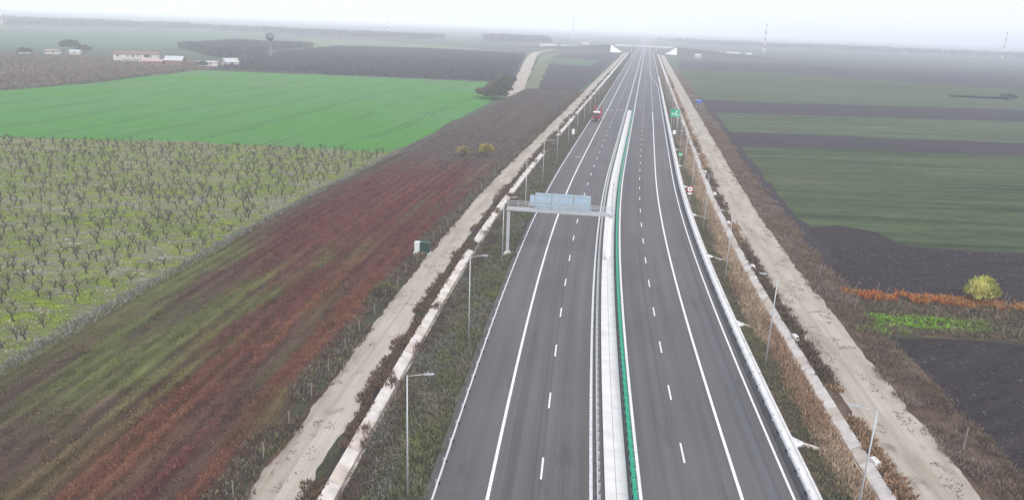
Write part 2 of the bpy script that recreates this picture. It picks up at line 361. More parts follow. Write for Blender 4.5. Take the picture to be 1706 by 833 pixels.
# the fallow strip between the track and the orchard; colour patches drawn out along the drill rows
def fallow_col(s, t):
    s = np.asarray(s, float); t = np.asarray(t, float)
    n1 = fbm(t*.2+3, s*.014, 3, 4); n2 = fbm(t*.6, s*.022+7, 9, 3); n3 = fbm(t*.16, s*.035, 21, 4); n4 = fbm(t*1.1, s*.04, 31, 3)
    olive = np.array((.078,.068,.034)); brown = np.array((.070,.049,.037)); red = np.array((.092,.033,.028)); orange = np.array((.135,.064,.030)); green = np.array((.085,.102,.030)); grey = np.array((.072,.062,.054))
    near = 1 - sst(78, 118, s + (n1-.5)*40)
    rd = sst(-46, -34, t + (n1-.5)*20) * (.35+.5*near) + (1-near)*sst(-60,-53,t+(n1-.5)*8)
    rd = np.clip(rd * sst(.30, .58, n2*.7+n1*.3 + .06), 0, 1)
    n6 = fbm(t*.3+5, s*.03+2, 57, 4); c = olive*(1-sst(.32,.56,n6))[...,None] + brown*sst(.32,.56,n6)[...,None]
    c = c*(1-rd[...,None]) + red*rd[...,None]
    og = sst(.54,.66,n2) * near * sst(-45,-34,t) * .65; c = c*(1-og[...,None]) + orange*og[...,None]
    gr = .8*sst(.51,.62,n3*.55+n4*.25+n1*.2) * (1-sst(92,118,s+(n1-.5)*30))*sst(46,62,s) * (1-.6*sst(-40,-33,t)); c = c*(1-gr[...,None]) + green*gr[...,None]
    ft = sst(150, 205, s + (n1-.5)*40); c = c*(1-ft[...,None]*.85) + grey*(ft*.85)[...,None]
    bd = sst(-31.5,-28.5,t); c = c*(1-bd[...,None]*.7) + brown*(bd*.7)[...,None]
    n5 = fbm(t*1.6, s*.2, 37, 3); row = .5+.5*np.sin(t*2*math.pi/1.9 + fbm(t*.1, s*.05, 5)*6); rs = (.45 + .55*sst(.35,.65,fbm(t*.13, s*.02, 43, 3)))*(1-sst(150,260,s)*.6)
    return c * ((.55 + .6*n4 + .35*n5)*(1 + rs*.75*(row-.5)))[..., None]
sv = np.concatenate([np.arange(-40, 250, 1.2), np.arange(250, 420, 6)]); tv = np.arange(-60, -26.4, .7)
SS, TT = np.meshgrid(sv, tv, indexing='ij'); x, y = PA(SS.ravel(), TT.ravel())
ridge = .10*np.sin(TT.ravel()*2*math.pi/1.9 + fbm(TT.ravel()*.1, SS.ravel()*.05, 5)*6) * (1-sst(-33,-29,TT.ravel()))
zz = GZ + .16 + ridge + .12*fbm(TT.ravel()*.5, SS.ravel()*.2, 13)
me = bpy.data.meshes.new('fallow_strip'); nv = len(tv)
me.from_pydata(np.stack([x, y, zz], 1).tolist(), [], [(i*nv+j, i*nv+j+1, (i+1)*nv+j+1, (i+1)*nv+j) for i in range(len(sv)-1) for j in range(nv-1)])
me.materials.append(M['fallow']); ca = me.attributes.new('col', 'FLOAT_COLOR', 'POINT')
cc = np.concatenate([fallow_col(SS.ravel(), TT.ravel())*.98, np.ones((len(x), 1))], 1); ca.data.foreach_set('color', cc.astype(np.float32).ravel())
uvl = me.uv_layers.new(name='UVMap'); li = np.empty(len(me.loops), int); me.loops.foreach_get('vertex_index', li)
uvl.data.foreach_set('uv', np.stack([TT.ravel(), SS.ravel()], 1)[li].astype(np.float32).ravel()); me.polygons.foreach_set('use_smooth', [True]*len(me.polygons)); me.update()
tag(link('fallow_strip', me), kind='structure')

# corridor: verges, gravel tracks
S0, S1 = -60, 1500
strip('left_verge', [-24.5,-23.4,-22.4], [GZ+.28,-1.16,-1.12], S0, S1, 3, M['verge'])
strip('left_embankment', [-20.32,-18.2,-16,-14.3,-13.8], [-1.12,-.85,-.36,-.06,-.012], S0, S1, 3, M['verge'])
strip('gravel_track_left', [-27.6,-26.8,-25.0,-23.2,-22.7], [GZ+.1,-1.17,-1.10,-1.13,-1.2], S0, 1120, 1.2, M['gravel'], wob={0:(.5,4),1:(.55,5),3:(.5,7),4:(.3,8)})
strip('right_embankment', [15.2,15.6,17.5,20.22], [-.03,-.10,-.55,-1.12], S0, S1, 3, M['verge_tan'])
strip('right_verge', [21.9,23.3,24.6], [-1.13,-1.17,GZ+.2], S0, S1, 3, M['verge_tan'])
strip('gravel_track_right', [22.7,23.4,25.5,28.4,29.2], [-1.2,-1.13,-1.10,-1.17,GZ+.1], S0, 1080, 1.2, M['gravel'], wob={0:(.3,14),1:(.5,15),3:(.6,17),4:(.5,18)})
strip('rough_bank', [28.6,30.0,33.0,34.5], [GZ+.05,GZ+.2,GZ+.25,GZ-.05], S0, 700, 3, M['verge_tan'], wob={3:(.8,22)})
strip('rough_bank', [-29.5,-28.5,-27.0], [GZ+.0,GZ+.34,GZ+.15], S0, 420, 3, M['verge'])

strip('field_margin', [33.8,35.2,36.6], [GZ+.09,GZ+.12,GZ+.09], 118, 420, 2.5, M['plough2'], wob={0:(.5,31),2:(.9,33)})
# carriageways with painted lines as parts
S1R = 2600
def ribbon(name, t0, t1, s0, s1, z, m, parent=None, ds=4):
    o = strip(name, [t0, t1], [z, z], s0, s1, ds, m)
    if parent is not None:
        o.parent = parent
        if 'kind' in o: del o['kind']
    return o
cl = strip('carriageway_left', [-13.95,-13.4,-8,-1.5], [-.012,0,.01,.02], S0, S1R, 4, M['asphalt'])
cr = strip('carriageway_right', [1.5,8,13.75], [.02,.01,0], S0, S1R, 4, M['asphalt'])
strip('median_base', [-1.5,1.5], [.012,.012], S0, S1R, 4, M['asphalt'])
strip('hard_shoulder_edge', [13.755,14.55], [-.002,-.01], S0, S1R, 4, M['asphalt_dark'])
LZ = .030
ribbon('edge_line', -9.455, -9.205, S0, S1R, LZ, M['paint'], cl)
ribbon('edge_line', -1.955, -1.705, S0, S1R, LZ, M['paint'], cl)
ribbon('edge_line', 1.705, 1.955, S0, S1R, LZ, M['paint'], cr)
ribbon('edge_line', 9.205, 9.455, S0, 318, LZ, M['paint'], cr)
ribbon('edge_line', 8.85, 9.10, 575, S1R, LZ, M['paint'], cr)
ribbon('edge_line', 13.13, 13.33, S0, 470, LZ, M['paint'], cr)
mb = MB(); a, b = P(470, 13.13, LZ), P(470, 13.33, LZ); c, d = P(575, 9.10, LZ), P(575, 8.85, LZ); mb.quad(a, b, c, d); mb.build('edge_line', M['paint'], cr)
def dashes(parent, t, first, per, ln, s1, wd=.15):
    k = 0; me = None
    while True:
        s = first + per*k; k += 1
        if s > s1: break
        if me is None:
            q = MB(); q.box(-wd/2, wd/2, -ln/2, ln/2, -.012, .003); me = q.mesh('lane_dash', M['paint'])
        link('lane_dash', me, parent, P(s, t, LZ+.002), yaw(s))
dashes(cl, -5.62, 50.6-11.07*2, 11.07, 3.0, 900); dashes(cr, 5.62, 54.6-10.6*2, 10.6, 3.0, 900); dashes(cr, 9.33, 324, 4.5, 1.8, 570, .25)
for s, t, wd, ln in ((315.8,-8.0,2.6,.45), (317.8,-4.1,2.6,.45), (195,-10.9,1.5,.3)):
    q = MB(); q.box(-wd/2, wd/2, -ln/2, ln/2, -.012, .003); q.build('cross_bar', M['paint'], cl, P(s, t, LZ+.002), yaw(s))

# median slabs
md = empty('concrete_median', P(40, 0, 0)); tag(md, 'pale concrete strip of slabs between the two carriageways', 'median strip')
md.location = (0, 0, 0)
L = 6.0
for k in range(58):
    s = -30 + k*L
    if s > 318: break
    for t0, t1 in ((-.80,.02), (.05,.90)):
        q = MB(); e = .012; z1 = .15 + random.uniform(-.006,.006)
        q.hexa([P(s+e,t0,.0),P(s+e,t1,.0),P(s+L-e,t1,.0),P(s+L-e,t0,.0),P(s+e,t0,z1),P(s+e,t1,z1),P(s+L-e,t1,z1),P(s+L-e,t0,z1)])
        q.build('slab', M['slab'], md)

# guard rails
def wbeam(side, t, s0, s1, z=.62):
    """corrugated steel beam, a folded profile extruded along the road"""
    prof = [(.0,.16),(.05,.11),(.05,.06),(.0,.015),(.0,-.015),(.05,-.06),(.05,-.11),(.0,-.16)]
    prof = prof + [(x-.02, zz) for x, zz in reversed(prof)]
    svs = list(np.arange(s0, min(s1,400), 4.0)) + list(np.arange(max(s0,400), s1, 25.0)) + [s1]
    q = MB(); n = len(prof)
    for s in svs:
        for x, zz in prof: q.v.append(P(s, t + side*x, z+zz))
    for i in range(len(svs)-1):
        for j in range(n):
            k = (j+1) % n; q.f.append((i*n+j, i*n+k, (i+1)*n+k, (i+1)*n+j)); q.m.append(0)
    return q
def post_mesh(side, dark, z0=-.1, bs=1.0):
    q = MB(); q.box(-.05,.05,-.03,.03,z0,.74,0)
    if side > 0: q.box(.05,.15,-.06,.06,.48,.70,0)
    else: q.box(-.15,-.05,-.06,.06,.48,.70,0)
    d = .17*side
    q.box(d-.06*bs+side*.10, d+.06*bs+side*.10, -.10*bs, .10*bs, .56-.16*bs, .56, 1)      # dark block on the road side
    return q.mesh('post', [M['galv'], M['black']])
def guardrail(label, t, side, s0, s1, step, name='guardrail'):
    r = empty(name, P(s0, t, 0)); r.location = (0,0,0); tag(r, label, 'guardrail')
    wbeam(side, t + side*.15, s0, s1).build('beam', M['rail'], r)
    me = post_mesh(side, True, bs=1.0 if step > 2 else .55); k = 0; s = s0 + .7
    while k < 290 and s < s1:
        link('post', me, r, P(s, t, 0), yaw(s)); s += step; k += 1
    if s < s1:
        q = MB()
        while s < s1: x, y, _ = P(s, t); q.box(x-.05,x+.05,y-.03,y+.03,-.1,.75); s += step*2
        o = q.build('far_posts', M['galv'], r); tag(o, kind='stuff')
    return r
guardrail('steel guardrail along the left outer edge of the left carriageway', -13.25, 1, 20, 1250, 2.9)
guardrail('steel guardrail on the left side of the pale median strip', -1.22, -1, 20, 1250, 1.45)
guardrail('steel guardrail along the right outer edge of the right carriageway', 14.3, -1, 20, 1250, 2.9)
gr = guardrail('guardrail with green anti-glare screen on the right side of the median strip', 1.32, 1, 20, 1250, 1.45)
# green screen panels on the right median rail
q = MB(); q.hexa([(-.20,0,.52),(.12,0,.52),(.12,1.36,.52),(-.20,1.36,.52),(-.16,0,.98),(.08,0,.98),(.08,1.36,.98),(-.16,1.36,.98)]); 
for yv in (.0,.34,.68,1.02): q.box(.12,.17,yv,yv+.05,.55,1.02)
q.box(-.24,-.18,.62,.74,.60,.98,1)
sm = q.mesh('green_panel', [M['green'], M['black']])
s = 20.0
while s < 322:
    link('green_panel', sm, gr, P(s, 1.32, 0), yaw(s)); s += 1.45
# hand rail on the outer side of right guardrail + gutter
gu = empty('roadside_gutter', (0,0,0)); tag(gu, 'pale concrete gutter outside the right guardrail', 'gutter')
def extr(prof, s0, s1, ds=4):
    svs = list(np.arange(s0, min(s1,300), ds)) + list(np.arange(max(300,s0), s1, 20)) + [s1]; q = MB(); n = len(prof)
    for s in svs:
        for t, z in prof: q.v.append(P(s, t, z))
    for i in range(len(svs)-1):
        for j in range(n):
            k = (j+1) % n; q.f.append((i*n+j, (i+1)*n+j, (i+1)*n+k, i*n+k)); q.m.append(0)
    q.f.append(tuple(range(n))); q.m.append(0); q.f.append(tuple((len(svs)-1)*n + n-1-j for j in range(n))); q.m.append(0)
    return q
extr([(14.56,-.15),(14.56,.10),(14.68,.10),(14.80,.0),(15.05,.0),(15.18,.11),(15.32,.11),(15.34,-.15)], 10, 560).build('channel', M['slab'], gu)
extr([(14.56,-.15),(14.56,.06),(14.75,.06),(14.95,.06),(14.96,-.15)], 560, 1200).build('kerb', M['concrete'], gu)

# ------------------------------------------------------------------ lined ditches, slab by slab
def ditch(label, t0, dirn, m1, m2, seed, cover):
    r = empty('lined_ditch', (0,0,0)); tag(r, label, 'ditch'); rnd = random.Random(seed)
    T = lambda x: t0 + dirn*x                       # x: 0 at road-side lip, grows away from the road
    k = 0; s = 24.0; ln = 2.4
    def slab(nm, x0, z0, x1, z1, s, ln, m, th=.1):
        q = MB(); e = .02; dz = rnd.uniform(-.012,.015); dx = rnd.uniform(-.012,.012); tw = rnd.uniform(-.012,.012)
        p = []
        for zo in (-th, 0):
            for sx, xx, z, tt in ((s+e, x0, z0, dx), (s+e, x1, z1, dx), (s+ln-e, x1, z1, dx+tw), (s+ln-e, x0, z0, dx+tw)):
                p.append(P(sx, T(xx+tt), z+dz+zo))
        if dirn < 0: p = [p[1],p[0],p[3],p[2],p[5],p[4],p[7],p[6]]
        q.hexa(p); q.build(nm, m, r)
    while k < 145:
        mm = m1 if rnd.random() < .75 else m2
        if not cover or vnoise(np.array([s*.09]), np.array([seed*1.0]), seed)[0] < .82: slab('slab', .72, GZ+.07, 1.72, -1.02, s, ln, mm)
        slab('slab', .18, -1.06, .55, GZ+.07, s, ln, m2 if rnd.random() < .45 else M['ditch3'])
        s += ln; k += 1
    extr([(T(.0),-1.06),(T(.5),GZ+.05),(T(.8),GZ+.05),(T(1.7),-1.02),(T(1.75),-1.12),(T(0),-1.2)], s, 1120).build('far_lining', M['ditch'], r)
    extr([(T(.45),GZ+.02),(T(.45),GZ+.055),(T(.85),GZ+.055),(T(.85),GZ+.02)], 24, s).build('ditch_floor', M['ditch3'], r)
ditch('white concrete slab ditch beside the left gravel track', -20.15, -1, M['ditch'], M['ditch2'], 3, True)
ditch('dusty concrete slab ditch beside the right gravel track', 20.05, 1, M['ditch'], M['ditch2'], 5, False)

# chutes from the right gutter down to the ditch
for i, s in enumerate((57.8, 84.6, 112.2, 139.2, 165.5, 192, 219)):
    c = empty('drain_chute', P(s, 15.3, 0), yaw(s))
    nm = ['nearest the camera', 'second from the camera', 'third from the camera', 'fourth from the camera', 'fifth from the camera', 'sixth from the camera', 'seventh from the camera'][i]
    tag(c, 'white concrete drain chute on the right embankment, ' + nm, 'drain chute', 'drain chutes')
    q = MB()
    q.hexa([(.03,-.8,-.12),(.8,-.2,-.30),(.8,.2,-.30),(.03,.8,-.12),(.03,-.8,.115),(.8,-.2,.02),(.8,.2,.02),(.03,.8,.115)]); q.build('flare', M['slab'], c)
    q = MB(); q.hexa([(.8,-.17,-.34),(4.5,-.14,-1.24),(4.5,.14,-1.24),(.8,.17,-.34),(.8,-.17,.01),(4.5,-.14,-.86),(4.5,.14,-.86),(.8,.17,.01)]); q.build('channel', M['ditch2'], c)
    e = empty('concrete_block', P(s-.3, 21.95, -1.14), yaw(s)+.2)
    tag(e, 'white concrete block at the outer lip of the right ditch, ' + nm, 'block', 'concrete blocks by the right ditch')
    q = MB(); q.hexa([(-.3,-.55,0),(.35,-.5,0),(.3,.5,0),(-.3,.55,0),(-.2,-.45,.35),(.25,-.42,.42),(.22,.42,.4),(-.2,.45,.33)]); q.build('block', M['slab'], e)
    q = MB(); q.box(-.25,.3,-.95,-.6,-.02,.16); q.build('apron', M['ditch'], e)

ORD = ['nearest the camera', 'second from the camera', 'third from the camera', 'fourth from the camera', 'fifth from the camera', 'sixth from the camera', 'seventh from the camera', 'eighth from the camera', 'ninth from the camera', 'tenth from the camera', 'eleventh from the camera', 'twelfth from the camera', 'thirteenth from the camera', 'fourteenth from the camera']
# ------------------------------------------------------------------ street lamps
def lamp_meshes(dirn):
    out = {}
    q = MB(); q.tube((0,0,0),(0,0,9.9),.085,.045,10); out['pole'] = q.mesh('pole', M['galv'], True)
    q = MB(); q.box(-.2,.2,-.2,.2,-.05,.03)
    for a in (-.14,.14):
        for b in (-.14,.14): q.tube((a,b,.03),(a,b,.08),.02,n=6)
    out['base_plate'] = q.mesh('base_plate', M['galv'])
    q = MB(); q.tube((0,0,9.82),(dirn*1.25,0,10.08),.034,.026,8); out['arm'] = q.mesh('arm', M['galv'], True)
    q = MB(); x0, x1 = 1.15, 1.9
    pr = [(x0,.04,10.03,10.10),(x0+.2,.08,10.03,10.13),(x1-.1,.09,10.09,10.17),(x1,.05,10.12,10.17)]
    for (xa,wa,za,zb),(xb,wb,zc,zd) in zip(pr[:-1], pr[1:]):
        q.hexa([(dirn*xa,-wa,za),(dirn*xb,-wb,zc),(dirn*xb,wb,zc),(dirn*xa,wa,za),(dirn*xa,-wa,zb),(dirn*xb,-wb,zd),(dirn*xb,wb,zd),(dirn*xa,wa,zb)])
    q.box(dirn*1.45-.03,dirn*1.45+.03,-.03,.03,10.17,10.3)
    out['lamp_head'] = q.mesh('lamp_head', M['galv'])
    return out
for side, t, s0, ss in ((1, -15.1, 'left verge', 45.6), (-1, 16.3, 'right embankment', 45.9)):
    lm = lamp_meshes(side)
    for k in range(14):
        s = ss + 27.75*k
        o = empty('street_lamp', P(s, t, -.30), yaw(s)); tag(o, f'slim grey street lamp on the {s0}, {ORD[k]}', 'street lamp', f'street lamps on the {s0}')
        for n_, me in lm.items(): link(n_, me, o)

# ------------------------------------------------------------------ sign gantry over the left carriageway
ga = empty('sign_gantry', P(106, -15.0, 0), yaw(106)); tag(ga, 'grey steel gantry carrying a wide sign panel over the left carriageway', 'gantry')
q = MB(); q.box(-.22,.22,-.22,.22,.1,7.1); q.build('post', M['galv'], ga)
q = MB(); q.box(14.75,15.2,-.2,.2,.1,7.1); q.build('post', M['white'], ga)
for x in (0, 14.97):
    q = MB(); q.box(x-.55,x+.55,-.45,.45,-.35,.1)
    q.hexa([(x-.5,-.4,.1),(x+.5,-.4,.1),(x+.5,.4,.1),(x-.5,.4,.1),(x-.26,-.26,.5),(x+.26,-.26,.5),(x+.26,.26,.5),(x-.26,.26,.5)])
    q.build('footing', M['concrete'], ga)
for yy, z, h in ((-.35, 6.75, .3), (.75, 6.75, .3)):
    q = MB(); q.box(-.3,15.3,yy-.12,yy+.12,z,z+h); q.build('beam', M['galv'], ga)
for yy in (-.35, .75):
    q = MB(); q.tube((-.2,yy,7.95),(15.2,yy,7.95),.045,n=6); q.tube((-.2,yy,7.5),(15.2,yy,7.5),.03,n=6); q.build('hand_rail', M['galv'], ga)
q = MB()
for k in range(16):
    x = -.2 + k*15.4/15
    q.tube((x,-.35,6.95),(x,.75,6.95),.04,n=6)
    if k < 15: q.tube((x,-.35,6.95),(x+1.03,.75,6.95),.03,n=6)
q.build('lattice', M['galv'], ga)
q = MB()
for k in range(11):
    x = -.2 + k*15.4/10
    for yy in (-.35, .75): q.tube((x,yy,7.0),(x,yy,7.95),.03,n=6)
q.build('rail_posts', M['galv'], ga)
q = MB(); q.box(-.2,15.2,-.22,.62,7.06,7.09); q.build('walkway', M['galv'], ga)
sp = empty('sign_panel', (0,0,0)); sp.parent = ga
for k, (x0, x1) in enumerate(((3.75,6.35),(6.38,9.55),(9.58,11.9))):
    q = MB(); q.box(x0,x1,.92,1.0,7.05,9.35); q.build('panel', M['panelback'], sp)
    q = MB()
    for zc in (7.3, 8.2, 9.1): q.box(x0+.05,x1-.05,.86,.92,zc-.03,zc+.03)
    q.build('stiffener', M['panelback'], sp)
    q = MB()
    for fx in (.3,.62): q.tube((x0+(x1-x0)*fx,.90,8.35),(x0+(x1-x0)*fx,.84,8.35),.06,n=8)
    for j in range(7):
        for zc in (7.25, 9.15): q.tube((x0+.2+(x1-x0-.4)*j/6,.9,zc),(x0+.2+(x1-x0-.4)*j/6,.85,zc),.03,n=6)
    q.build('bolts', M['wire'], sp)
for x in (6.365, 9.565):
    q = MB(); q.box(x-.08,x+.08,.75,.93,6.95,9.4); q.build('upright', M['galv'], sp)
q = MB(); q.box(3.0,3.7,.95,1.0,7.3,9.0); q.build('side_panel', M['panelback'], sp)
q = MB(); q.tube((15.05,.2,7.0),(15.05,.2,11.4),.06,.04,8); q.box(14.95,15.15,.05,.25,11.3,11.6); q.build('mast', M['galv'], ga)

# ------------------------------------------------------------------ traffic signs
def sign(name, label, s, t, parts, zb, face=0.0, cat='sign'):
    o = empty(name, P(s, t, zb), yaw(s)+face); tag(o, label, cat)
    for nm, mb_, m in parts: mb_.build(nm, m, o)
    return o
q1 = MB(); q1.tube((-1.0,.08,-.3),(-1.0,.08,6.9),.07,n=8); q1b = MB(); q1b.tube((1.0,.08,-.3),(1.0,.08,6.9),.07,n=8)
q2 = MB(); q2.box(-1.6,1.6,-.04,.02,4.3,6.95)
q3 = MB(); q3.box(.25,.5,-.055,-.045,4.7,6.4); q3.tri((.0,-.055,6.1),(.75,-.055,6.1),(.375,-.055,6.65)); q3.box(-1.3,.0,-.055,-.045,5.45,5.62); q3.box(-1.1,-.1,-.055,-.045,5.0,5.12); q3.box(.75,1.35,-.055,-.045,5.05,5.2)
sign('road_sign', 'large green motorway sign with white marks on two posts, right embankment', 267, 16.4, [('post',q1,M['galv']),('post',q1b,M['galv']),('panel',q2,M['signgreen']),('marking',q3,M['white'])], -.35)
q1 = MB(); q1.tube((0,.06,-.3),(0,.06,3.0),.04,n=8); q2 = MB(); q2.box(-.45,.45,-.03,.02,2.1,3.05)
q3 = MB(); q3.box(-.26,-.16,-.042,-.035,2.3,2.85); q3.box(.02,.11,-.042,-.035,2.5,2.85); q3.box(.11,.24,-.042,-.035,2.5,2.59); q3.box(.22,.31,-.042,-.035,2.28,2.85)
sign('distance_marker', 'small square green marker sign with white strokes on right embankment', 195, 15.6, [('post',q1,M['galv']),('panel',q2,M['signgreen']),('marking',q3,M['white'])], -.15)
q1 = MB(); q1.tube((0,.06,-.3),(0,.06,2.9),.04,n=8); q2 = MB(); q2.tube((0,-.03,2.35),(0,.01,2.35),.62,n=28); q3 = MB(); q3.tube((0,-.045,2.35),(0,-.032,2.35),.47,n=28)
q4 = MB(); q4.tube((0,-.06,2.35),(0,-.046,2.35),.19,n=12); q5 = MB(); q5.box(-.4,.4,-.04,.0,1.3,1.6)
sign('road_sign', 'round red ringed white sign with small white plate beneath, right roadside', 152, 15.55, [('post',q1,M['galv']),('rim',q2,M['red']),('disc',q3,M['white']),('symbol',q4,M['black']),('plate',q5,M['white'])], -.12)
q1 = MB(); q1.tube((0,.06,-.3),(0,.06,2.8),.04,n=8); q2 = MB(); q2.box(-.45,.45,-.03,.02,1.6,2.85); q3 = MB(); q3.box(-.48,.48,.02,.05,1.95,2.0); q3.box(-.48,.48,.02,.05,2.45,2.5)
sign('road_sign', 'small plain white rectangular sign below the large green sign', 241, 15.6, [('post',q1,M['galv']),('panel',q2,M['white']),('brace',q3,M['galv'])], -.12)
q1 = MB(); q1.tube((-.9,.07,-.3),(-.9,.07,4.0),.06,n=8); q1b = MB(); q1b.tube((.9,.07,-.3),(.9,.07,4.0),.06,n=8); q2 = MB(); q2.box(-1.35,1.35,-.03,.02,2.6,4.1); q3 = MB(); q3.box(-1.1,1.1,-.042,-.035,3.75,3.9)
sign('road_sign', 'blue rectangular sign with white line beside the right gravel track', 357, 30.5, [('post',q1,M['galv']),('post',q1b,M['galv']),('panel',q2,M['signblue']),('marking',q3,M['white'])], GZ+.1)
q1 = MB(); q1.tube((0,-.06,-.3),(0,-.06,2.8),.04,n=8); q2 = MB(); q2.box(-.42,.42,-.02,.03,1.3,2.85); q3 = MB(); q3.box(-.42,.42,-.05,-.02,1.7,1.76); q3.box(-.42,.42,-.05,-.02,2.4,2.46)
sign('road_sign', 'back of a narrow grey sign on the left verge among lamps', 230, -15.4, [('post',q1,M['galv']),('panel',q2,M['white']),('brace',q3,M['galv'])], -.2)

# ------------------------------------------------------------------ red lorry with raised ramps
tr = empty('flatbed_lorry', P(274, -11.25, 0), yaw(274)); tr.scale = (1.1,1.1,1.12); tag(tr, 'red flatbed lorry with raised rear ramps in the left emergency lane', 'lorry')
q = MB(); q.hexa([(-1.2,0,.75),(1.2,0,.75),(1.2,2.0,.75),(-1.2,2.0,.75),(-1.18,.0,1.75),(1.18,.0,1.75),(1.2,2.0,1.75),(-1.2,2.0,1.75)])
q.hexa([(-1.18,.0,1.75),(1.18,.0,1.75),(1.2,2.0,1.75),(-1.2,2.0,1.75),(-1.08,.28,2.85),(1.08,.28,2.85),(1.12,1.95,2.85),(-1.12,1.95,2.85)]); cab = q.build('cab', M['truck_red'], tr)
q = MB(); q.hexa([(-1.02,.02,1.83),(1.02,.02,1.83),(1.02,.06,1.83),(-1.02,.06,1.83),(-.96,.2,2.62),(.96,.2,2.62),(.96,.24,2.62),(-.96,.24,2.62)]); q.build('windscreen', M['glass'], cab)
q = MB(); q.box(-1.1,1.1,.3,1.95,2.86,3.12); q.build('roof_fairing', M['white'], cab)
q = MB(); q.box(-1.22,1.22,-.12,.4,.35,.8); q.build('bumper', M['black'], tr)
q = MB(); q.box(-.7,.7,-.03,.02,.95,1.5); q.build('grille', M['black'], cab)
for x in (-.95,.95):
    q = MB(); q.box(x-.16,x+.16,-.15,-.1,.5,.7); q.build('headlight', M['white'], tr)
    q = MB(); q.box(x*1.36-.1,x*1.36+.1,-.05,.08,1.9,2.5); q.tube((x*1.25,.1,2.4),(x*1.36,.0,2.4),.03,n=6); q.build('mirror', M['black'], cab)
q = MB(); q.box(-.45,.45,1.9,9.6,.7,.95); q.build('chassis', M['black'], tr)
q = MB(); q.box(-1.25,1.25,2.3,9.6,1.0,1.18); q.box(-1.25,1.25,2.3,2.4,1.18,2.4); q.build('flatbed', M['truck_red'], tr)
for x in (-1.0,.98):
    q = MB(); q.hexa([(x-.32,9.5,1.1),(x+.32,9.5,1.1),(x+.32,9.68,1.1),(x-.32,9.68,1.1),(x-.32,9.8,4.1),(x+.32,9.8,4.1),(x+.32,9.95,4.1),(x-.32,9.95,4.1)])
    q.build('ramp', M['truck_red'], tr)
for y0 in (1.1,6.6,7.9):
    for x in (-1.0,1.0):
        q = MB(); q.tube((x-.16,y0,.5),(x+.16,y0,.5),.5,n=18); wh = q.build('wheel', M['tyre'], tr)
        q = MB(); q.tube((x+(.17 if x>0 else -.17),y0,.5),(x+(.19 if x>0 else -.19),y0,.5),.26,n=12); q.build('rim', M['galv'], wh)

# ------------------------------------------------------------------ cabinet by the left track
cb = empty('utility_cabinet', P(107.2, -28.3, GZ+.15), yaw(107)+.05); cb.scale = (.8,.8,.85); tag(cb, 'dark green utility cabinet with pale door beside the left gravel track', 'cabinet')
q = MB(); q.box(-1.7,1.55,-.7,.9,-.1,.22); q.build('plinth', M['slab'], cb)
q = MB(); q.box(-.45,1.4,-.45,.75,.22,2.05); q.build('body', M['cab_green'], cb)
q = MB(); q.box(-1.5,-.48,-.55,.6,.22,2.15); q.build('pale_housing', M['pale'], cb)
q = MB(); q.box(-.5,1.48,-.52,.82,2.05,2.13); q.build('lid', M['cab_green'], cb)
q = MB(); q.box(-1.4,-.58,-.575,-.55,.35,2.0); d_ = q.build('door', M['pale'], cb)
q = MB(); q.box(-.72,-.68,-.62,-.575,1.1,1.3); q.build('handle', M['black'], d_)
for x0, x1 in ((-.38,.45),(.5,1.33)):
    q = MB(); q.box(x0,x1,-.475,-.45,.3,1.98); q.build('door', M['cab_green'], cb)

# ------------------------------------------------------------------ fences, stakes
def fence(name, label, t, ss, h, zb, m, wires, jit):
    r = empty(name, (0,0,0)); tag(r, label, 'fence'); rnd = random.Random(int(abs(t)*10))
    q = MB(); q.box(-.04,.04,-.04,.04,-.35,h); me = q.mesh('post', m); tops = []
    for s in ss:
        o = link('post', me, r, P(s, t+rnd.uniform(-jit,jit), zb), yaw(s)); o.rotation_euler = (rnd.uniform(-.06,.06), rnd.uniform(-.08,.08), rnd.uniform(0,3)); tops.append(o.location.copy())
    for hh in wires:
        q = MB()
        for a, b in zip(tops[:-1], tops[1:]): q.tube(a + Vector((0,0,hh)), b + Vector((0,0,hh)), .004, n=3, cap=False)
        q.build('wire', M['wire'], r)
fence('wire_fence', 'wire fence with thin grey posts along the left gravel track', -28.05, np.arange(40, 235, 5.2), 1.5, GZ+.2, M['post'], (.5,1.0,1.5), .15)
fence('wire_fence', 'wire fence with pale posts between the orchard and the reddish fallow strip', -59.4, np.arange(48, 192, 9.0), 2.0, GZ+.1, M['post'], (.4,.9,1.4,1.8), .2)
for i, (s, t, h, lb) in enumerate(((61,30.6,2.4,'pale leaning fence post in brown scrub above the lower ploughed field'), (110,31.4,1.9,'thin fence post in scrub below the large crop field corner'))):
    o = empty('fence_post', P(s, t, GZ+.2), .3); tag(o, lb, 'post'); o.rotation_euler = (.05,-.05,.3)
    q = MB(); q.box(-.07,.07,-.07,.07,-.4,h-.08); q.build('shaft', M['post'], o)
    q = MB(); q.hexa([(-.07,-.07,h-.08),(.07,-.07,h-.08),(.07,.07,h-.08),(-.07,.07,h-.08),(-.02,-.02,h),(.02,-.02,h),(.02,.02,h),(-.02,.02,h)]); q.build('cap', M['post'], o)
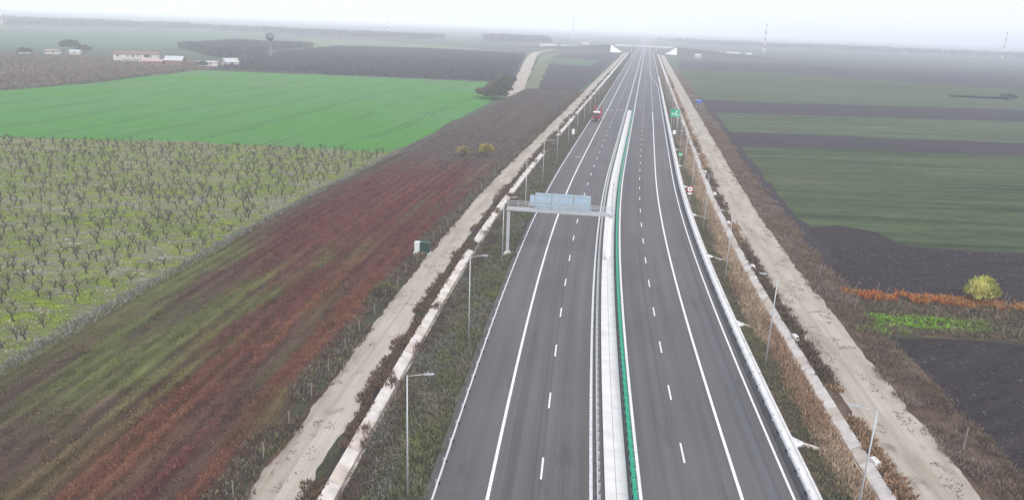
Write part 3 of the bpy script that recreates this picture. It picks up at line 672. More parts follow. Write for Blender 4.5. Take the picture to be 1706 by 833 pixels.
stk = [(60.7,96.2,.55,2.3,'leaning stake just left of the yellow willow bush'),(67.2,96.4,.02,2.2,'upright tall stake just right of the yellow willow bush'),(66.3,95.2,-.3,2.2,'leaning stake right of the yellow willow bush'),(63,91.3,0,2.0,'upright stake below the yellow willow bush'),(54,89.2,-.05,2.3,'tallest upright pale stake in the middle of the vineyard strip'),(54.4,86.4,-.15,1.9,'short stake on the lower green edge mid strip'),(57,87.6,-.45,2.1,'strongly leaning stake on the lower vineyard edge'),(48,88.6,-.2,1.9,'leaning stake in the brightest grass'),(52,88.0,-.05,2.2,'thin stake at the right end of the brightest grass'),(62,85.1,-.15,1.9,'stake at the lower right corner by the ploughed field'),(48,99.8,-.4,2.0,'leaning stake among the orange vines, leftmost of them'),(51,98.8,0,2.1,'upright stake among the orange vines'),(51.2,97.3,-.25,2.2,'slightly leaning stake below the orange vines'),(49.8,94.2,-.15,2.0,'stake on the brown grass right of the scrub'),(44.9,92.0,-.05,1.9,'stake nearest the brown scrub and gravel track'),(56.5,95.6,.1,1.6,'short stake left of the yellow willow bush in brown grass')]
for x, y, ln, h, lb in stk:
    o = empty('vine_stake', (x, y, GZ+.08)); tag(o, lb, 'stake', 'vineyard stakes'); o.rotation_euler = (0.05, -ln, 0)
    q = MB(); q.tube((0,0,-.2),(0,0,h-.04),.05,.04,7); q.build('shaft', M['wood'], o)
    q = MB(); q.tube((0,0,h-.04),(0,0,h),.04,.015,7); q.build('tip', M['wood'], o)

# ------------------------------------------------------------------ fruit trees
def fruit_tree(seed):
    r = random.Random(seed); q = MB(); tw = MB()
    h0 = r.uniform(.7,1.1); lean = Vector((r.uniform(-.2,.2), r.uniform(-.2,.2), h0)); q.tube((0,0,-.1), lean, .17, .14, 6)
    def limb(a, d, L, rad, lev):
        b = a + d*L; mid = a + d*(L*.5) + Vector((r.uniform(-.1,.1),r.uniform(-.1,.1),r.uniform(-.05,.1)))*L
        (q if lev < 2 else tw).tube(a, mid, rad, rad*.8, 5 if lev < 2 else 3, cap=False); (q if lev < 2 else tw).tube(mid, b, rad*.8, rad*.5, 5 if lev < 2 else 3)
        if lev >= 3: return
        for k in range(r.randint(2,4) if lev < 2 else r.randint(3,5)):
            dd = (d + Vector((r.uniform(-.9,.9), r.uniform(-.9,.9), r.uniform(-.2,.7)))).normalized()
            limb(a.lerp(b, r.uniform(.5,1)), dd, L*r.uniform(.5,.75), rad*.5, lev+1)
    n = r.randint(3,4); a0 = r.uniform(0,6)
    for k in range(n):
        a = a0 + 2*math.pi*k/n + r.uniform(-.4,.4); limb(lean, Vector((math.cos(a)*.8, math.sin(a)*.8, r.uniform(.7,1.3))).normalized(), r.uniform(.8,1.2), .095, 0)
    return q, tw
TREES = [fruit_tree(100+k) for k in range(8)]
TM = [(a.mesh('trunk', M['bark']), b.mesh('crown', M['twig'])) for a, b in TREES]
spots = []
rx = np.arange(-262, -60.5, 2.15); ry = np.arange(36, 195, 3.2)
rr = random.Random(5)
def cam_px(x, y, z):
    Z = z - CAM_H; p = PITCH; zc = y*math.cos(p) - Z*math.sin(p)
    if zc < 1: return None
    yr = (-y*math.sin(p) - Z*math.cos(p))/zc*FPX; xr = x/zc*FPX
    return 853 + _c*xr - _s*yr, 416.5 + _s*xr + _c*yr, zc
for j, y in enumerate(ry):
    for i, t in enumerate(rx):
        tt = t + rr.uniform(-.8,.8) + (1.2 if j % 2 else 0); yy = y - .1635*(t+60) + rr.uniform(-.7,.7); lim = 190 - max(0, (-60-tt))*.13
        if tt > -61.5 or rr.random() < .14: continue
        x_, y_, _ = P(yy, tt)
        if y_ > 204 + (x_+34)*.02 or P(yy,tt)[1] < 30: continue
        # stay inside the orchard outline
        if y_ > 200.5 and x_ < -60: continue
        c_ = cam_px(x_, y_, 1)
        if c_ is None or c_[0] < -60 or c_[0] > 1800 or c_[1] > 900: continue
        spots.append((c_[2], x_, y_, rr.randrange(8), rr.uniform(0,6.28), rr.uniform(.34,.68), c_[0] > 0))
spots.sort()
NT = 300
for k, (d, x, y, v, rz, sc, _) in enumerate(spots[:NT]):
    o = empty('fruit_tree', (x, y, GZ+.03), rz); o.scale = (sc, sc, sc*rr.uniform(.7,1.25))
    tag(o, 'bare pruned fruit tree standing in the orchard left of the fallow strip', 'fruit tree', 'bare fruit trees in the orchard')
    link('trunk', TM[v][0], o); link('crown', TM[v][1], o)
q = MB()
for d, x, y, v, rz, sc, _ in spots[NT:]:
    ca, sa = math.cos(rz)*sc, math.sin(rz)*sc
    for k in (0, 1):
        src = TREES[v][k]; n = len(q.v)
        q.v += [(x+a*ca-b*sa, y+a*sa+b*ca, GZ+.03+c*sc) for a, b, c in src.v]; q.f += [tuple(n+i for i in f) for f in src.f]; q.m += [k]*len(src.f)
if q.v:
    o = q.build('far_orchard_trees', [M['bark'], M['twig']]); tag(o, 'farthest rows of bare fruit trees below the green wheat field', 'orchard trees', kind='stuff')
print('orchard trees', len(spots))

# ------------------------------------------------------------------ plants as stuff: clumps of narrow blades
def clumps(name, label, x, y, z, h, w, col, blades=9, bw=.10, lean=.8, cat='vegetation', seed=1, vk=1.85, vs=.5):
    n = len(x); g_ = np.random.default_rng(seed); N = n*blades
    rep = lambda a: np.repeat(np.asarray(a, float)*np.ones(n), blades)
    ang = g_.uniform(0, 2*np.pi, N); rad = np.sqrt(g_.uniform(0,1,N))*rep(w)*.5
    bx, by, bz = rep(x)+rad*np.cos(ang), rep(y)+rad*np.sin(ang), rep(z)
    hh = rep(h)*g_.uniform(.45,1.1,N); out = lean*g_.uniform(.1,1,N)*hh; a2 = ang + g_.uniform(-.9,.9,N)
    tx, ty, tz = bx+out*np.cos(a2), by+out*np.sin(a2), bz+hh
    a3 = g_.uniform(0, np.pi, N); ww = rep(bw)*g_.uniform(.6,1.5,N)
    mx_, my_, mz_ = bx*.5+tx*.5, by*.5+ty*.5, bz+hh*.55
    V = np.empty((N,4,3))
    V[:,0] = np.stack([bx,by,bz-.05],1); V[:,1] = np.stack([mx_+ww*np.cos(a3), my_+ww*np.sin(a3), mz_],1); V[:,2] = np.stack([tx,ty,tz],1); V[:,3] = np.stack([mx_-ww*np.cos(a3), my_-ww*np.sin(a3), mz_],1)
    me = bpy.data.meshes.new(name); me.vertices.add(N*4); me.vertices.foreach_set('co', V.astype(np.float32).ravel())
    me.loops.add(N*4); me.loops.foreach_set('vertex_index', np.arange(N*4, dtype=np.int32))
    me.polygons.add(N); me.polygons.foreach_set('loop_start', np.arange(0,N*4,4,dtype=np.int32)); me.polygons.foreach_set('loop_total', np.full(N,4,np.int32))
    C = np.repeat(col, blades, 0)*vk*g_.uniform(1-vs,1+vs,(N,1)); C = np.concatenate([np.repeat(C,4,0), np.ones((N*4,1))],1)
    me.update(calc_edges=True); at = me.attributes.new('col','FLOAT_COLOR','POINT'); at.data.foreach_set('color', np.clip(C,0,1).astype(np.float32).ravel())
    me.materials.append(M['veg']); me.validate()
    o = link(name, me); tag(o, label, cat, kind='stuff'); return o
def samp(t0, t1, s0, s1, dens, sref=60, pw=1.15, seed=1):
    """random road coordinates, thinning with distance; returns s, t, size factor"""
    g_ = np.random.default_rng(seed); ss = np.arange(s0, s1, 1.0); rho = dens*np.minimum(1,(sref/np.maximum(ss,1))**pw); n = g_.poisson(rho*(t1-t0))
    s = np.repeat(ss, n) + g_.uniform(0,1,n.sum()); t = g_.uniform(t0, t1, n.sum())
    return s, t, np.maximum(1,(s/sref))**.42
def pal(n, cols, wts, seed):
    g_ = np.random.default_rng(seed); return np.array(cols)[g_.choice(len(cols), n, p=np.array(wts)/sum(wts))]
# left embankment
def emb_z(t): return np.interp(-t, [13.8,14.3,16,18.2,20], [-.012,-.06,-.36,-.85,-1.14])
s, t, k = samp(-20.2,-14.1,38,520,7.5,seed=2); x, y = PA(s,t)
n1 = fbm(t*.5, s*.16, 41, 4); lowt = sst(-16.8,-19.2,t + (n1-.5)*3)
c = np.where((lowt[:,None] > .5), np.array((.072,.054,.044)), np.array((.078,.082,.044)))
gy = sst(.5,.62,fbm(t*.4,s*.2,51,3))[:,None]; c = c*(1-gy*.8)+np.array((.10,.098,.085))*gy*.8
br = sst(.6,.72,fbm(t*.6,s*.3,61,3))[:,None]*(1-lowt[:,None]); c = c*(1-br)+np.array((.092,.102,.04))*br
tn = sst(.50,.64,fbm(t*.5+9,s*.25,65,4))[:,None]; c = c*(1-tn*.75)+np.array((.115,.098,.072))*tn*.75
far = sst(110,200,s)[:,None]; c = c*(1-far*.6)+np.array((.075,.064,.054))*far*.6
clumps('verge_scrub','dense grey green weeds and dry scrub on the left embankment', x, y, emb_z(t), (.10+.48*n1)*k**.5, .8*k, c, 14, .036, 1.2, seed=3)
# weeds between left ditch and left track, patchy
s, t, k = samp(-23.4,-22.0,38,600,9,seed=4); keep = fbm(s*.14, t*.2, 71, 3) + .12*(t > -22.6) > .47; s, t, k = s[keep], t[keep], k[keep]; x, y = PA(s,t)
clumps('ditch_weeds','dark brown weeds in patches along the left ditch', x, y, np.full(len(x),-1.14), .4*k**.5, .7*k, pal(len(x),[(.075,.05,.033),(.085,.058,.035),(.05,.042,.032)],[5,2,2],5), 12, .06, seed=6)
s, t, k = samp(-22.3,-20.5,38,420,9,seed=304); keep = fbm(s*.2, t*.35, 371, 3) + .10*(t+21.4)*np.sign(vnoise(s*.3,s*0,372)-.5) > .655; s, t, k = s[keep], t[keep], k[keep]; x, y = PA(s,t)
clumps('ditch_overgrowth','dark dry bushes leaning over the slabs of the left ditch', x, y, np.full(len(x),-1.3), .6*k**.5, .7*k, pal(len(x),[(.075,.05,.035),(.09,.066,.045)],[5,2],305), 12, .05, seed=306)
# scrub on the outer edge of the left track
s, t, k = samp(-30.2,-27.0,38,420,5,seed=7); keep = fbm(s*.11, t*.3, 81, 3) - .10*(t > -27.6) > .40; s, t, k = s[keep], t[keep], k[keep]; x, y = PA(s,t)
clumps('trackside_weeds','brown grey weeds along the outer edge of the left gravel track', x, y, np.full(len(x),GZ+.22), (.25+.45*fbm(s*.3,t,85))*k**.5, .8*k, pal(len(x),[(.062,.05,.038),(.08,.072,.055),(.09,.085,.04),(.075,.04,.03)],[5,3,1,2],8), 10, .07, seed=9)
# fallow strip
s, t, k = samp(-58.5,-29,30,420,5.6,sref=65,pw=1.25,seed=10)
rowp = np.sin(t*2*math.pi/1.9 + fbm(t*.1, s*.05, 5)*6); keep = rowp + 1.6*(vnoise(t*1.1, s*.5, 77)-.5) > -.45; s, t, k = s[keep], t[keep], k[keep]; x, y = PA(s,t)
c = fallow_col(s,t); rdn = c[:,0]/(c[:,1]+1e-4); hh = np.where(rdn > 1.7, .34, .22)*(.5+1.0*fbm(t*.4,s*.15,91))
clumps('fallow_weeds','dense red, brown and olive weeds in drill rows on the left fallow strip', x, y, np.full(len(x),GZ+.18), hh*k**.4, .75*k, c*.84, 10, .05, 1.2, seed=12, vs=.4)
# dry grass hedge along the orchard fence
s, t, k = samp(-60.3,-58.5,38,196,6.5,sref=80,seed=13); x, y = PA(s,t)
clumps('fence_grass','pale grey dry grass and bramble along the orchard fence', x, y, np.full(len(x),GZ+.05), (.25+.75*fbm(s*.12,t*.3,95))*np.where(abs(t+59.5)<.6,1.1,.7), .9*k, pal(len(x),[(.135,.13,.115),(.10,.10,.085),(.10,.11,.06)],[5,3,2],14), 10, .045, .8, seed=15)
# orchard grass
s, t, k = samp(-175,-61,30,196,1.0,sref=75,pw=.9,seed=16); x, y = PA(s,t); keep = (y < 200)&(x > -160); s,t,k,x,y = s[keep],t[keep],k[keep],x[keep],y[keep]
nn = fbm(x*.22,y*.3,99,3)[:,None]; c = np.where(nn > .52, np.array((.17,.16,.12)), np.array((.12,.16,.03)))
clumps('orchard_grass','tussocks of yellow green and straw grass between the fruit trees', x, y, np.full(len(x),GZ+.03), .22, 1.0*k, c, 8, .09, 1.2, seed=17)
# right embankment, orange reeds outside, olive near the road
def embr_z(t): return np.interp(t, [15.2,15.6,17.5,20], [-.03,-.1,-.55,-1.14])
s, t, k = samp(15.5,20.1,38,520,9,seed=18); x, y = PA(s,t)
u = sst(16.6,18.2,t+(fbm(s*.12,t*.4,101,3)-.5)*3.2)[:,None]; n1 = fbm(s*.15,t*.5,103,3)[:,None]
reed = np.array((.22,.168,.12))*(.7+.6*n1); rr2 = sst(.55,.66,fbm(s*.06,t*.3,105,3))[:,None]; reed = reed*(1-rr2*.7)+np.array((.20,.125,.08))*rr2*.6
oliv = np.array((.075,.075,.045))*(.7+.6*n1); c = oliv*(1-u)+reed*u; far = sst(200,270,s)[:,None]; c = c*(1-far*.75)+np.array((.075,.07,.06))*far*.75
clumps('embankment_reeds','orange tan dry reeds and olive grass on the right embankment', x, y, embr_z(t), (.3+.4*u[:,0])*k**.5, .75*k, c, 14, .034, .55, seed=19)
s, t, k = samp(22.0,23.3,38,600,9,seed=20); keep = fbm(s*.12,t*.2,111,3) > .38; s,t,k = s[keep],t[keep],k[keep]; x, y = PA(s,t)
n1 = sst(.45,.6,fbm(s*.05,t*.1,113,2))[:,None]; c = np.array((.07,.052,.038))*n1+np.array((.18,.12,.075))*(1-n1)
clumps('ditch_weeds','brown and tan weeds along the right ditch', x, y, np.full(len(x),-1.16), .5*k**.5, .7*k, c, 11, .06, seed=21)
# scrub right of the right track
s, t, k = samp(28.3,34.4,36,650,5.6,seed=22); keep = (t < 33.4+1.6*fbm(s*.1,s*0,121,3)) & (t > 29.4-2.2*(fbm(s*.25,s*0,127,3)-.42)) & (fbm(s*.3,t*.5,129,3) > .36); s,t,k = s[keep],t[keep],k[keep]; x, y = PA(s,t)
n1 = fbm(s*.14,t*.35,123,4)[:,None]; c = np.array((.098,.074,.056))*(.6+.8*n1); pk = sst(.56,.68,fbm(s*.1,t*.3,125,3))[:,None]; c = c*(1-pk*.8)+np.array((.135,.112,.092))*pk*.8
clumps('trackside_scrub','tall brown and grey scrub along the right gravel track', x, y, np.full(len(x),GZ+.2), (.12+.8*n1[:,0])*k**.5, .9*k, c, 14, .036, .9, seed=23)
# sparse weeds in the tracks
s, t, k = samp(23.6,28.6,38,240,2.2,seed=24); keep = fbm(s*.18,t*.9,128,3)+.05*(t>26) > .63; s,t,k = s[keep],t[keep],k[keep]; x, y = PA(s,t)
clumps('track_weeds','thin dark weeds and mud tufts in the right gravel track', x, y, np.full(len(x),-1.13), .14, .6*k, pal(len(x),[(.12,.105,.085),(.15,.13,.11)],[1,1],25), 8, .05, 1.2, seed=26)
s, t, k = samp(-26.6,-23.4,38,240,1.6,seed=27); keep = fbm(s*.18,t*.9,129,3) > .66; s,t,k = s[keep],t[keep],k[keep]; x, y = PA(s,t)
clumps('track_weeds','thin dark weeds and mud tufts in the left gravel track', x, y, np.full(len(x),-1.13), .14, .6*k, pal(len(x),[(.10,.085,.065),(.13,.11,.09)],[1,1],28), 8, .05, 1.2, seed=29)
# vineyard: grass, orange vines
g_ = np.random.default_rng(31)
def strip_xy(n, y0f, y1f, x0=43, x1=95, pw=1.0):
    x = x0 + (x1-x0)*g_.uniform(0,1,n)**pw; f = g_.uniform(0,1,n); return x, y0f(x)+(y1f(x)-y0f(x))*f, f
lo = lambda x: 85.0 - .02*(x-42); hi = lambda x: 100.2 - np.clip(x-44,0,None)*.13
x, y, f = strip_xy(2600, lo, hi); n1 = fbm(x*.3,y*.5,131,3); br = (sst(.10,.2,f)*(1-sst(.38,.5,f))*(1-sst(55,63,x))*sst(43.5,46,x) + (1-sst(.10,.2,f))*.9*sst(.42,.56,fbm(x*.25,y*0,133))); br = np.clip(br+(n1-.5)*.8*br,0,1)[:,None]
c = np.array((.088,.072,.05))*(.7+.6*n1[:,None]); c = c*(1-br)+np.array((.105,.20,.022))*br
clumps('vineyard_grass','brown grass with a bright green patch in the vineyard strip', x, y, np.full(len(x),GZ+.08), .3+.25*n1, .8, c, 9, .07, 1.0, seed=32)
x, y, f = strip_xy(1700, lambda x: hi(x)-2.6, lambda x: hi(x)+.6, 45.5, 95); keep = fbm(x*.5,y*.4,135,3) + .12*(f-.5) > .5; x, y = x[keep], y[keep]
c = pal(len(x),[(.26,.09,.025),(.20,.055,.025),(.28,.16,.04),(.14,.06,.035)],[5,3,3,3],33); far = sst(54,66,x)[:,None]*.45; c = c*(1-far)+np.array((.24,.17,.075))*far
clumps('vine_row','row of orange and rust coloured vine leaves along the ploughed field', x, y, np.full(len(x),GZ+.1), .35+.7*vnoise(x*.9,y*.9,137), .8, c, 10, .06, .9, 'vines', seed=34)
# clods on the ploughed fields (pale straw and crumbs)
x = 42 + 60*g_.uniform(0,1,5200)**1.2; y = np.where(g_.uniform(0,1,5200) < .5, 84 - 32*g_.uniform(0,1,5200)**.8, 99.5+24*g_.uniform(0,1,5200)); keep = (y < 83.2) | (y > hi(x)+1.2); keep &= ~((y < 84) & (x < 43 + (84-y)*-.12 + 1.2)); x, y = x[keep], y[keep]
clumps('stubble','pale straw and clods scattered on the dark ploughed fields', x, y, np.full(len(x),GZ+.06), .10, .35, pal(len(x),[(.11,.10,.098),(.055,.047,.047),(.03,.026,.027)],[2,4,4],36), 4, .07, 1.6, seed=37)

# ------------------------------------------------------------------ bushes
def bush(name, label, loc, r, h, cols, n, seed, bw, upright):
    o = empty(name, loc); tag(o, label, 'bush'); g2 = np.random.default_rng(seed); q = MB(); rd = random.Random(seed)
    for k in range(9):
        a = rd.uniform(0,6.28); d = rd.uniform(.2,.75); q.tube((rd.uniform(-.1,.1),rd.uniform(-.1,.1),-.1), (math.cos(a)*r*d, math.sin(a)*r*d, h*rd.uniform(.5,.8)), .05, .015, 5)
    q.build('trunk', M['bark'], o)
    th = g2.uniform(0,2*np.pi,n); ph = np.arccos(g2.uniform(-.25,1,n)); rr_ = g2.uniform(.3,1,n)**.5*(.55+.85*fbm(th*1.7+3,ph*2.6,seed,3))
    x = r*rr_*np.sin(ph)*np.cos(th); y = r*rr_*np.sin(ph)*np.sin(th); z = h*.42+h*.5*rr_*np.cos(ph)
    c = clumps('crown', None, x, y, z, h*.16*upright, .35, pal(n, cols, [1]*len(cols), seed), 5, bw, .7, None, seed=seed+1)
    c.parent = o
    for kk in ('kind','label','category'):
        if kk in c: del c[kk]
bush('willow_bush','round yellow green bush at the edge of the dark ploughed field', (64.6,97.6,GZ+.1), 2.05, 3.5, [(.30,.30,.06),(.26,.28,.07),(.36,.34,.12),(.16,.16,.045)], 1100, 61, .05, 1.3)
bush('yellow_bush','sparse yellow bush on the fallow strip, left of a pair', (*P(192,-41.0)[:2],GZ+.15), 1.9, 2.9, [(.22,.17,.04),(.17,.14,.045),(.10,.085,.04)], 200, 62, .06, 1.2)
bush('yellow_bush','denser yellow bush on the fallow strip, right of a pair', (*P(194,-35.2)[:2],GZ+.15), 2.2, 3.4, [(.26,.20,.03),(.2,.16,.035),(.12,.10,.04)], 300, 63, .06, 1.2)
bush('shrub','small olive bush beside the left gravel track below the cabinet', (*P(88,-28.6)[:2],GZ+.2), 1.5, 1.8, [(.10,.10,.035),(.075,.07,.04),(.06,.05,.035)], 260, 64, .06, 1.1)
for s_, t_, r_, h_, lb, sd_ in ((352,-66,8,5.5,'dark rounded thicket at the corner of the wheat field, nearest of the row',70),(378,-68,7,6,'dark thicket by the farm track, second in the row',71),(410,-72,7,6,'dark thicket by the farm track, third in the row',72),(445,-77,7,5.5,'dark thicket by the farm track, farthest of the row',73)):
    bush('thicket', lb, (*P(s_,t_)[:2],GZ), r_, h_, [(.05,.045,.035),(.065,.058,.042),(.04,.042,.03)], 1100, sd_, .22, 1.0)
for x_, y_, r_, h_, lb, sd_ in ((277,487,3,1.6,'low dark bush at the left end of the far hedge on the right fields',80),(309,484,5,4,'dark bush at the right end of the far hedge on the right fields',81),(-368,632,8,9,'round dark tree behind the pale farm sheds on the far left',82),(-346,612,6,6,'smaller dark tree right of the pale farm sheds on the far left',83),(-358,557,5,5,'low dark bush left of the pale farm sheds on the far left',84),(-206,500,3.5,4,'round green bush beside the small white shed',85)):
    bush('bush', lb, (x_,y_,GZ), r_, h_, [(.045,.05,.035),(.06,.06,.04),(.035,.04,.03)], 500, sd_, .3, 1.0)

# ------------------------------------------------------------------ far woods as masses
def in_poly(x, y, pts):
    pts = np.array(pts); r = np.zeros(len(x), bool); j = len(pts)-1
    for i in range(len(pts)):
        a, b = pts[i], pts[j]; cnd = ((a[1] > y) != (b[1] > y)) & (x < (b[0]-a[0])*(y-a[1])/(b[1]-a[1]+1e-9)+a[0]); r ^= cnd; j = i
    return r
def wood(name, label, pts, n, h, w_, cols, seed, bw=.3):
    a = np.array(pts); g2 = np.random.default_rng(seed); x = g2.uniform(a[:,0].min(), a[:,0].max(), n*3); y = g2.uniform(a[:,1].min(), a[:,1].max(), n*3)
    k = in_poly(x, y, a); x, y = x[k][:n], y[k][:n]
    hn = fbm(x*.02, y*.012, seed, 3)
    clumps(name, label, x, y, np.full(len(x), GZ), h*(.55+.8*hn), w_, pal(len(x), cols, [1]*len(cols), seed)*(.75+.5*fbm(x*.03,y*.01,seed+3))[:,None], 9, bw, .5, 'woodland', seed=seed+1)
WC = [(.026,.022,.028),(.031,.026,.032),(.022,.021,.026)]
wood('bare_scrub','dark purplish bare scrub woodland behind the wheat field', st((447,-262),(447,-183),(459,-90),(533,-88),(900,-138),(929,-275),(886,-365),(650,-335),(540,-300)), 9000, 2.4, 4, WC, 140, .35)
poly('scrub_floor', st((445,-268),(445,-183),(456,-87),(533,-84),(910,-138),(935,-275),(888,-372),(650,-342),(520,-300)), GZ+.05, field('scrub_soil', [(.02,.02,4,[(.3,(.03,.026,.032)),(.7,(.042,.036,.042))],'MIX',1)]))
wood('field_hedge','dark green weedy margin between the wheat field and the brown brush', st((272,-258),(318,-254),(427,-266),(440,-200),(446,-200),(436,-272),(318,-262),(270,-266)), 900, 1.1, 2.5, [(.045,.06,.03),(.06,.06,.035),(.05,.045,.04)], 155, .25)
wood('far_copse','dark copse behind the farm buildings near the water tower', st((560,-330),(686,-446),(865,-483),(830,-372),(683,-365),(600,-310)), 1800, 6, 6, WC, 150, .6)
wood('brown_brush','low reddish brown brush left of the farm buildings', st((430,-268),(300,-262),(190,-330),(220,-520),(440,-440),(500,-360),(480,-300)), 4200, 1.3, 3, [(.085,.055,.045),(.10,.07,.05),(.075,.065,.042),(.07,.06,.055)], 160, .3)
wood('far_wood','hazy belt of woodland along the far left horizon', [(-2400,1500),(-900,1250),(-640,1560),(-430,1450),(-190,1430),(-150,1560),(-330,1680),(-640,1760),(-1000,1750),(-2400,2100)], 5200, 11, 14, WC, 170, 1.4)
wood('far_wood','hazy wood beyond the farm track left of the road', [(-60,1480),(60,1560),(60,1900),(-90,1900)], 900, 11, 13, WC, 180, 1.4)
wood('far_wood','hazy woodland along the right horizon beyond the fields', [(430,2000),(2600,1700),(3200,2200),(430,2500)], 2600, 11, 18, WC, 190, 1.6)
wood('hedge','thin dark hedge line across the far right fields', [(277,490),(310,487),(312,490),(277,493)], 160, 1.6, 2, WC, 195, .3)

# ------------------------------------------------------------------ water tower
wt = empty('water_tower', (-206,640,GZ)); tag(wt, 'grey water tower with round tank on a slender column', 'water tower')
q = MB(); q.lathe([(1.5,0),(1.25,3),(.85,9),(.7,13),(1.0,14)], 16); q.build('column', mat('column_grey',(.10,.105,.11),.8,var=.15,scale=.6), wt, smooth=True)
q = MB(); q.lathe([(.2,13.2),(1.2,13.6),(2.5,14.6),(3.3,16.1),(3.45,17.2),(3.2,18.6),(2.3,19.7),(1.0,20.3),(.05,20.5)], 24); tk = q.build('tank', mat('tank_grey',(.10,.11,.12),.6,var=.15,scale=.6), wt, smooth=True)
q = MB(); q.lathe([(.05,20.4),(.5,20.5),(.5,21.1),(.05,21.4)], 10); q.build('vent', M['galv'], tk)
q = MB(); q.lathe([(3.5,16.9),(3.62,16.95),(3.62,17.1),(3.5,17.15)], 24); q.build('ring', M['galv'], tk)
q = MB()
for zz in np.arange(.5,16,.6): q.tube((-.25,-1.6+zz*.05,zz),(.25,-1.6+zz*.05,zz),.03,n=4)
for xx in (-.25,.25): q.tube((xx,-1.6,0),(xx,-.8,16),.04,n=4)
q.build('ladder', M['galv'], wt)

# ------------------------------------------------------------------ farm buildings and sheds
def house(name, label, x, y, rz, L, D, H, rise, mw, mr, wins=(), cat='building', doors=(), sc=1.0):
    o = empty(name, (x, y, GZ), rz); o.scale = (sc, sc, sc); tag(o, label, cat)
    q = MB(); q.box(-L/2,L/2,-D/2,D/2,-.2,H)
    q.tri((-L/2,-D/2,H),(-L/2,0,H+rise*.97),(-L/2,D/2,H)); q.tri((L/2,-D/2,H),(L/2,D/2,H),(L/2,0,H+rise*.97)); wl = q.build('wall', mw, o)
    q = MB(); e = .45; th = .18
    for sg in (-1, 1):
        y0 = sg*(D/2+e); z0 = H - rise*e/(D/2)
        q.hexa([(-L/2-e,y0,z0),(L/2+e,y0,z0),(L/2+e,0,H+rise),(-L/2-e,0,H+rise),(-L/2-e,y0,z0+th),(L/2+e,y0,z0+th),(L/2+e,0,H+rise+th),(-L/2-e,0,H+rise+th)])
    rf = q.build('roof', mr, o)
    for (a, b, z0, z1) in wins:
        q = MB(); q.box(a,b,-D/2-.06,-D/2+.02,z0,z1); f_ = q.build('window', M['wall_white'], o)
        q = MB(); q.box(a+.08,b-.08,-D/2-.09,-D/2-.055,z0+.08,z1-.08); q.build('pane', M['glass'], f_)
    for (a, b, z1) in doors:
        q = MB(); q.box(a,b,-D/2-.08,-D/2+.02,0,z1); q.build('door', M['roof_brown'], o)
    return o
wi = [(-14.6,-12.8,4.1,5.9),(-6.5,-5.6,4.0,5.9),(-2.9,-1.4,4.0,5.9),(1.0,2.0,4.0,5.9),(6.2,10.4,3.8,5.9),(11.2,12.0,3.8,5.9)] + [(-10.5+2.2*k,-9.3+2.2*k,1.4,2.5) for k in range(8)]
house('farm_hall','long white two storey building with brown roof and dark upper windows', -263,530,.30, 34, 11, 6.2, 2.4, M['wall_white'], M['roof_brown'], wi, sc=.82)
house('red_barn','low red walled barn with pale pink roof in front of the long white building', -241,506,.22, 15, 8, 2.8, 1.4, M['wall_red'], M['roof_pink'], [(-1,0.5,1,2)], sc=.85)
house('white_roof_barn','barn with broad white sheet roof right of the red walled barn', -229,512,.15, 11, 9, 3.2, 2.4, M['wall_red'], M['roof_white'], [(2,3.4,1,2.2)], doors=((-4,-2,2.4),))
house('small_shed','small white shed with flat pale roof in the middle of the farm', -208,515,.2, 12, 5, 2.6, .5, M['wall_white'], M['roof_white'], [(-4,-2.5,.9,2),(1,2.4,.9,2)])
house('white_shed','white arched looking shed at the left end of the dark scrub', -196,522,.75, 9, 7, 3, 2.0, M['wall_white'], M['roof_white'], [(-1,1,.6,2.4)])
house('pale_shed','larger pale farm shed on the far left edge', -352,582,.2, 10, 7, 2.0, 1.4, M['wall_white'], M['ditch3'], [(-5,-3,1,2.2),(0,2,1,2.2)])
house('pale_shed','smaller pale farm shed right of the larger one on the far left', -338,587,.2, 7, 5, 2.0, 1.2, M['wall_white'], M['galv'], [(-1,.8,1,2.1)])
house('pale_shed','low grey shed left of the pale farm sheds on the far left', -366,570,.1, 6, 5, 2.4, 1.4, M['wall_white'], M['roof_pink'])
far = [(38,1262,'first white shed beyond the bend of the farm track, counted from the left',12,7),(52,1278,'second white shed beyond the bend of the farm track, counted from the left',16,7),(77,1250,'third and widest white shed near the end of the farm track',22,8),(95,1269,'white shed left of the overpass embankment, fourth beyond the farm track',10,8),
       (312,1205,'small white house under the right lattice tower, leftmost of four',5,5),(321,1206,'small white house under the right lattice tower, second of four',5,5),(334,1215,'long white house under the right lattice tower, third of four',18,6),(352,1196,'white house right of the lattice tower, fourth of four',9,7),(238,1038,'small pale shed in front of the right overpass embankment',8,5),(-850,1733,'tiny white shed in the far left haze, left one of two',12,8),(-772,1833,'tiny white shed in the far left haze, right one of two',10,7),(128,1520,'pale building far behind the left overpass embankment',14,8)]
for x_, y_, lb, L_, D_ in far:
    house('far_shed', lb, x_, y_, .1, L_, D_, 3.2, 1.6, M['wall_white'], M['roof_white'], [(-L_*.3,-L_*.3+1.5,1,2.2),(L_*.1,L_*.1+1.5,1,2.2)], 'shed')

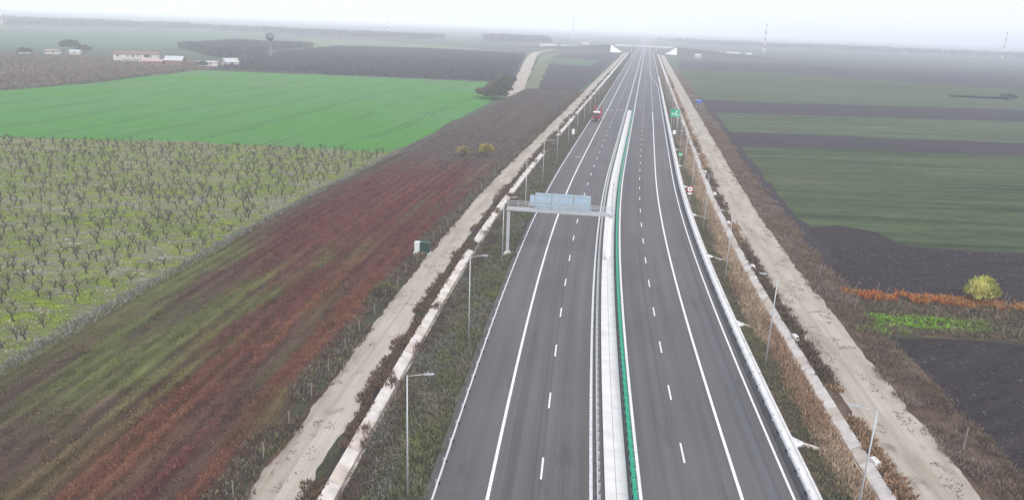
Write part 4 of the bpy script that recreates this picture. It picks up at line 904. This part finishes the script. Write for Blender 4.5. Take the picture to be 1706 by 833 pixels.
# ------------------------------------------------------------------ overpass with white faced embankment ends
ob = empty('overpass', P(1150,0,0), yaw(1150)); tag(ob, 'pale road bridge crossing the motorway in the haze', 'bridge')
q = MB(); q.box(-42,42,-5,5,7.2,8.6); q.build('deck', M['concrete'], ob)
for yy in (-5,4.8):
    q = MB(); q.box(-42,42,yy,yy+.2,8.6,9.7); q.build('parapet', M['galv'], ob)
for x in (-17.5,0,18.5):
    for yy in (-3,3):
        q = MB(); q.tube((x,yy,-1.5),(x,yy,7.2),.55,n=12); q.build('pier', M['concrete'], ob)
    q = MB(); q.box(x-.7,x+.7,-4.5,4.5,6.6,7.2); q.build('pier_cap', M['concrete'], ob)
EM = field('embankment_soil', [(.05,.05,4,[(.3,(.05,.044,.04)),(.7,(.07,.06,.05))],'MIX',1)])
for sg, lb in ((-1,'left'), (1,'right')):
    e = empty('embankment', P(1150, sg*40, GZ), yaw(1150)); tag(e, f'dark earth embankment of the overpass {lb} of the motorway with white concrete end', 'embankment')
    q = MB(); x0, x1, x2 = 8*sg, 45*sg, 150*sg
    q.hexa([(x0,-20,-.1),(x2,-9,-.1),(x2,9,-.1),(x0,20,-.1),(x0,-5.5,10),(x2,-5.5,.6),(x2,5.5,.6),(x0,5.5,10)])
    me = q.build('bank', EM, e).data; add_uv(me, lambda c: c[:,:2])
    q = MB(); q.hexa([(x0-sg*1,-5.5,-.1),(x0,-5.5,-.1),(x0,5.5,-.1),(x0-sg*1,5.5,-.1),(x0-sg*1,-5.5,8.6),(x0,-5.5,8.6),(x0,5.5,8.6),(x0-sg*1,5.5,8.6)]); q.build('abutment', M['concrete'], e)
    # quarter cones of concrete paving from the crest down to the ground
    for fy in (-1, 1):
        q = MB(); n = 10; ap = (x0, fy*5.4, 10.2); ring = []
        for k in range(n+1):
            a = math.pi/2*k/n; ring.append((x0 - sg*17*math.sin(a), fy*(5.4+15*math.cos(a)), -.05))
        for k in range(n): q.tri(ap, ring[k], ring[k+1])
        q.tri(ap, ring[-1], (x0,fy*5.4,-.05)); q.tri(ap, (x0,fy*5.4,-.05), ring[0]); q.build('paved_cone', M['slab'], e)

# ------------------------------------------------------------------ lattice towers on the horizon
def tower(label, x, y, h):
    o = empty('lattice_tower', (x, y, GZ), .3); tag(o, label, 'lattice tower', 'lattice towers on the horizon'); n = 9; b = h*.04
    R_ = mat('tower_red', (.36,.22,.21), .6) if 'tr' not in M else M['tr']; M['tr'] = R_
    for k in range(n):
        q = MB(); z0, z1 = h*k/n, h*(k+1)/n; w0 = b*(1-.8*k/n); w1 = b*(1-.8*(k+1)/n)
        c0 = [(-w0,-w0,z0),(w0,-w0,z0),(w0,w0,z0),(-w0,w0,z0)]; c1 = [(-w1,-w1,z1),(w1,-w1,z1),(w1,w1,z1),(-w1,w1,z1)]
        for i in range(4):
            j = (i+1) % 4; q.tube(c0[i],c1[i],.16,n=4); q.tube(c0[i],c1[j],.08,n=4); q.tube(c0[j],c1[i],.08,n=4); q.tube(c1[i],c1[j],.08,n=4)
        q.build('section', M['tr'] if k % 2 == 0 else M['white'], o)
    q = MB(); q.tube((0,0,h),(0,0,h+3),.12,n=5); q.build('mast', M['white'], o)
DIR = lambda px, py, d: None
def along(px, dist):
    """ground point at a given distance in the compass direction of a column of the view"""
    a = math.atan2((px-853+14)/FPX, math.cos(PITCH)); return dist*math.sin(a), dist*math.cos(a)
for px, d, h, lb in ((40,1400,52,'red and white lattice tower, leftmost on the horizon'),(364,1850,50,'lattice tower on the horizon above the water tower, second from the left'),(636,1950,54,'lattice tower on the horizon above the dark scrub, third from the left'),(920,1900,55,'lattice tower on the horizon left of the motorway, fourth from the left'),(1214,1330,50,'tallest lattice tower, right of the motorway above small white houses'),(1580,1700,54,'lattice tower on the horizon, rightmost of all')):
    x_, y_ = along(px, d); tower(lb, x_, y_, h)

# ------------------------------------------------------------------ haze
hz = MB(); hz.box(-9500,9500,-600,11500,GZ-1,58); ho = hz.build('haze', [])
hm = bpy.data.materials.new('haze'); hm.use_nodes = True; t_ = hm.node_tree; t_.nodes.clear()
out = t_.nodes.new('ShaderNodeOutputMaterial'); pv = t_.nodes.new('ShaderNodeVolumePrincipled')
pv.inputs['Color'].default_value = (.88,.93,1.0,1); pv.inputs['Density'].default_value = .00043; pv.inputs['Anisotropy'].default_value = -.32
t_.links.new(pv.outputs[0], out.inputs['Volume']); ho.data.materials.append(hm); tag(ho, 'pale autumn haze over the plain', kind='stuff')
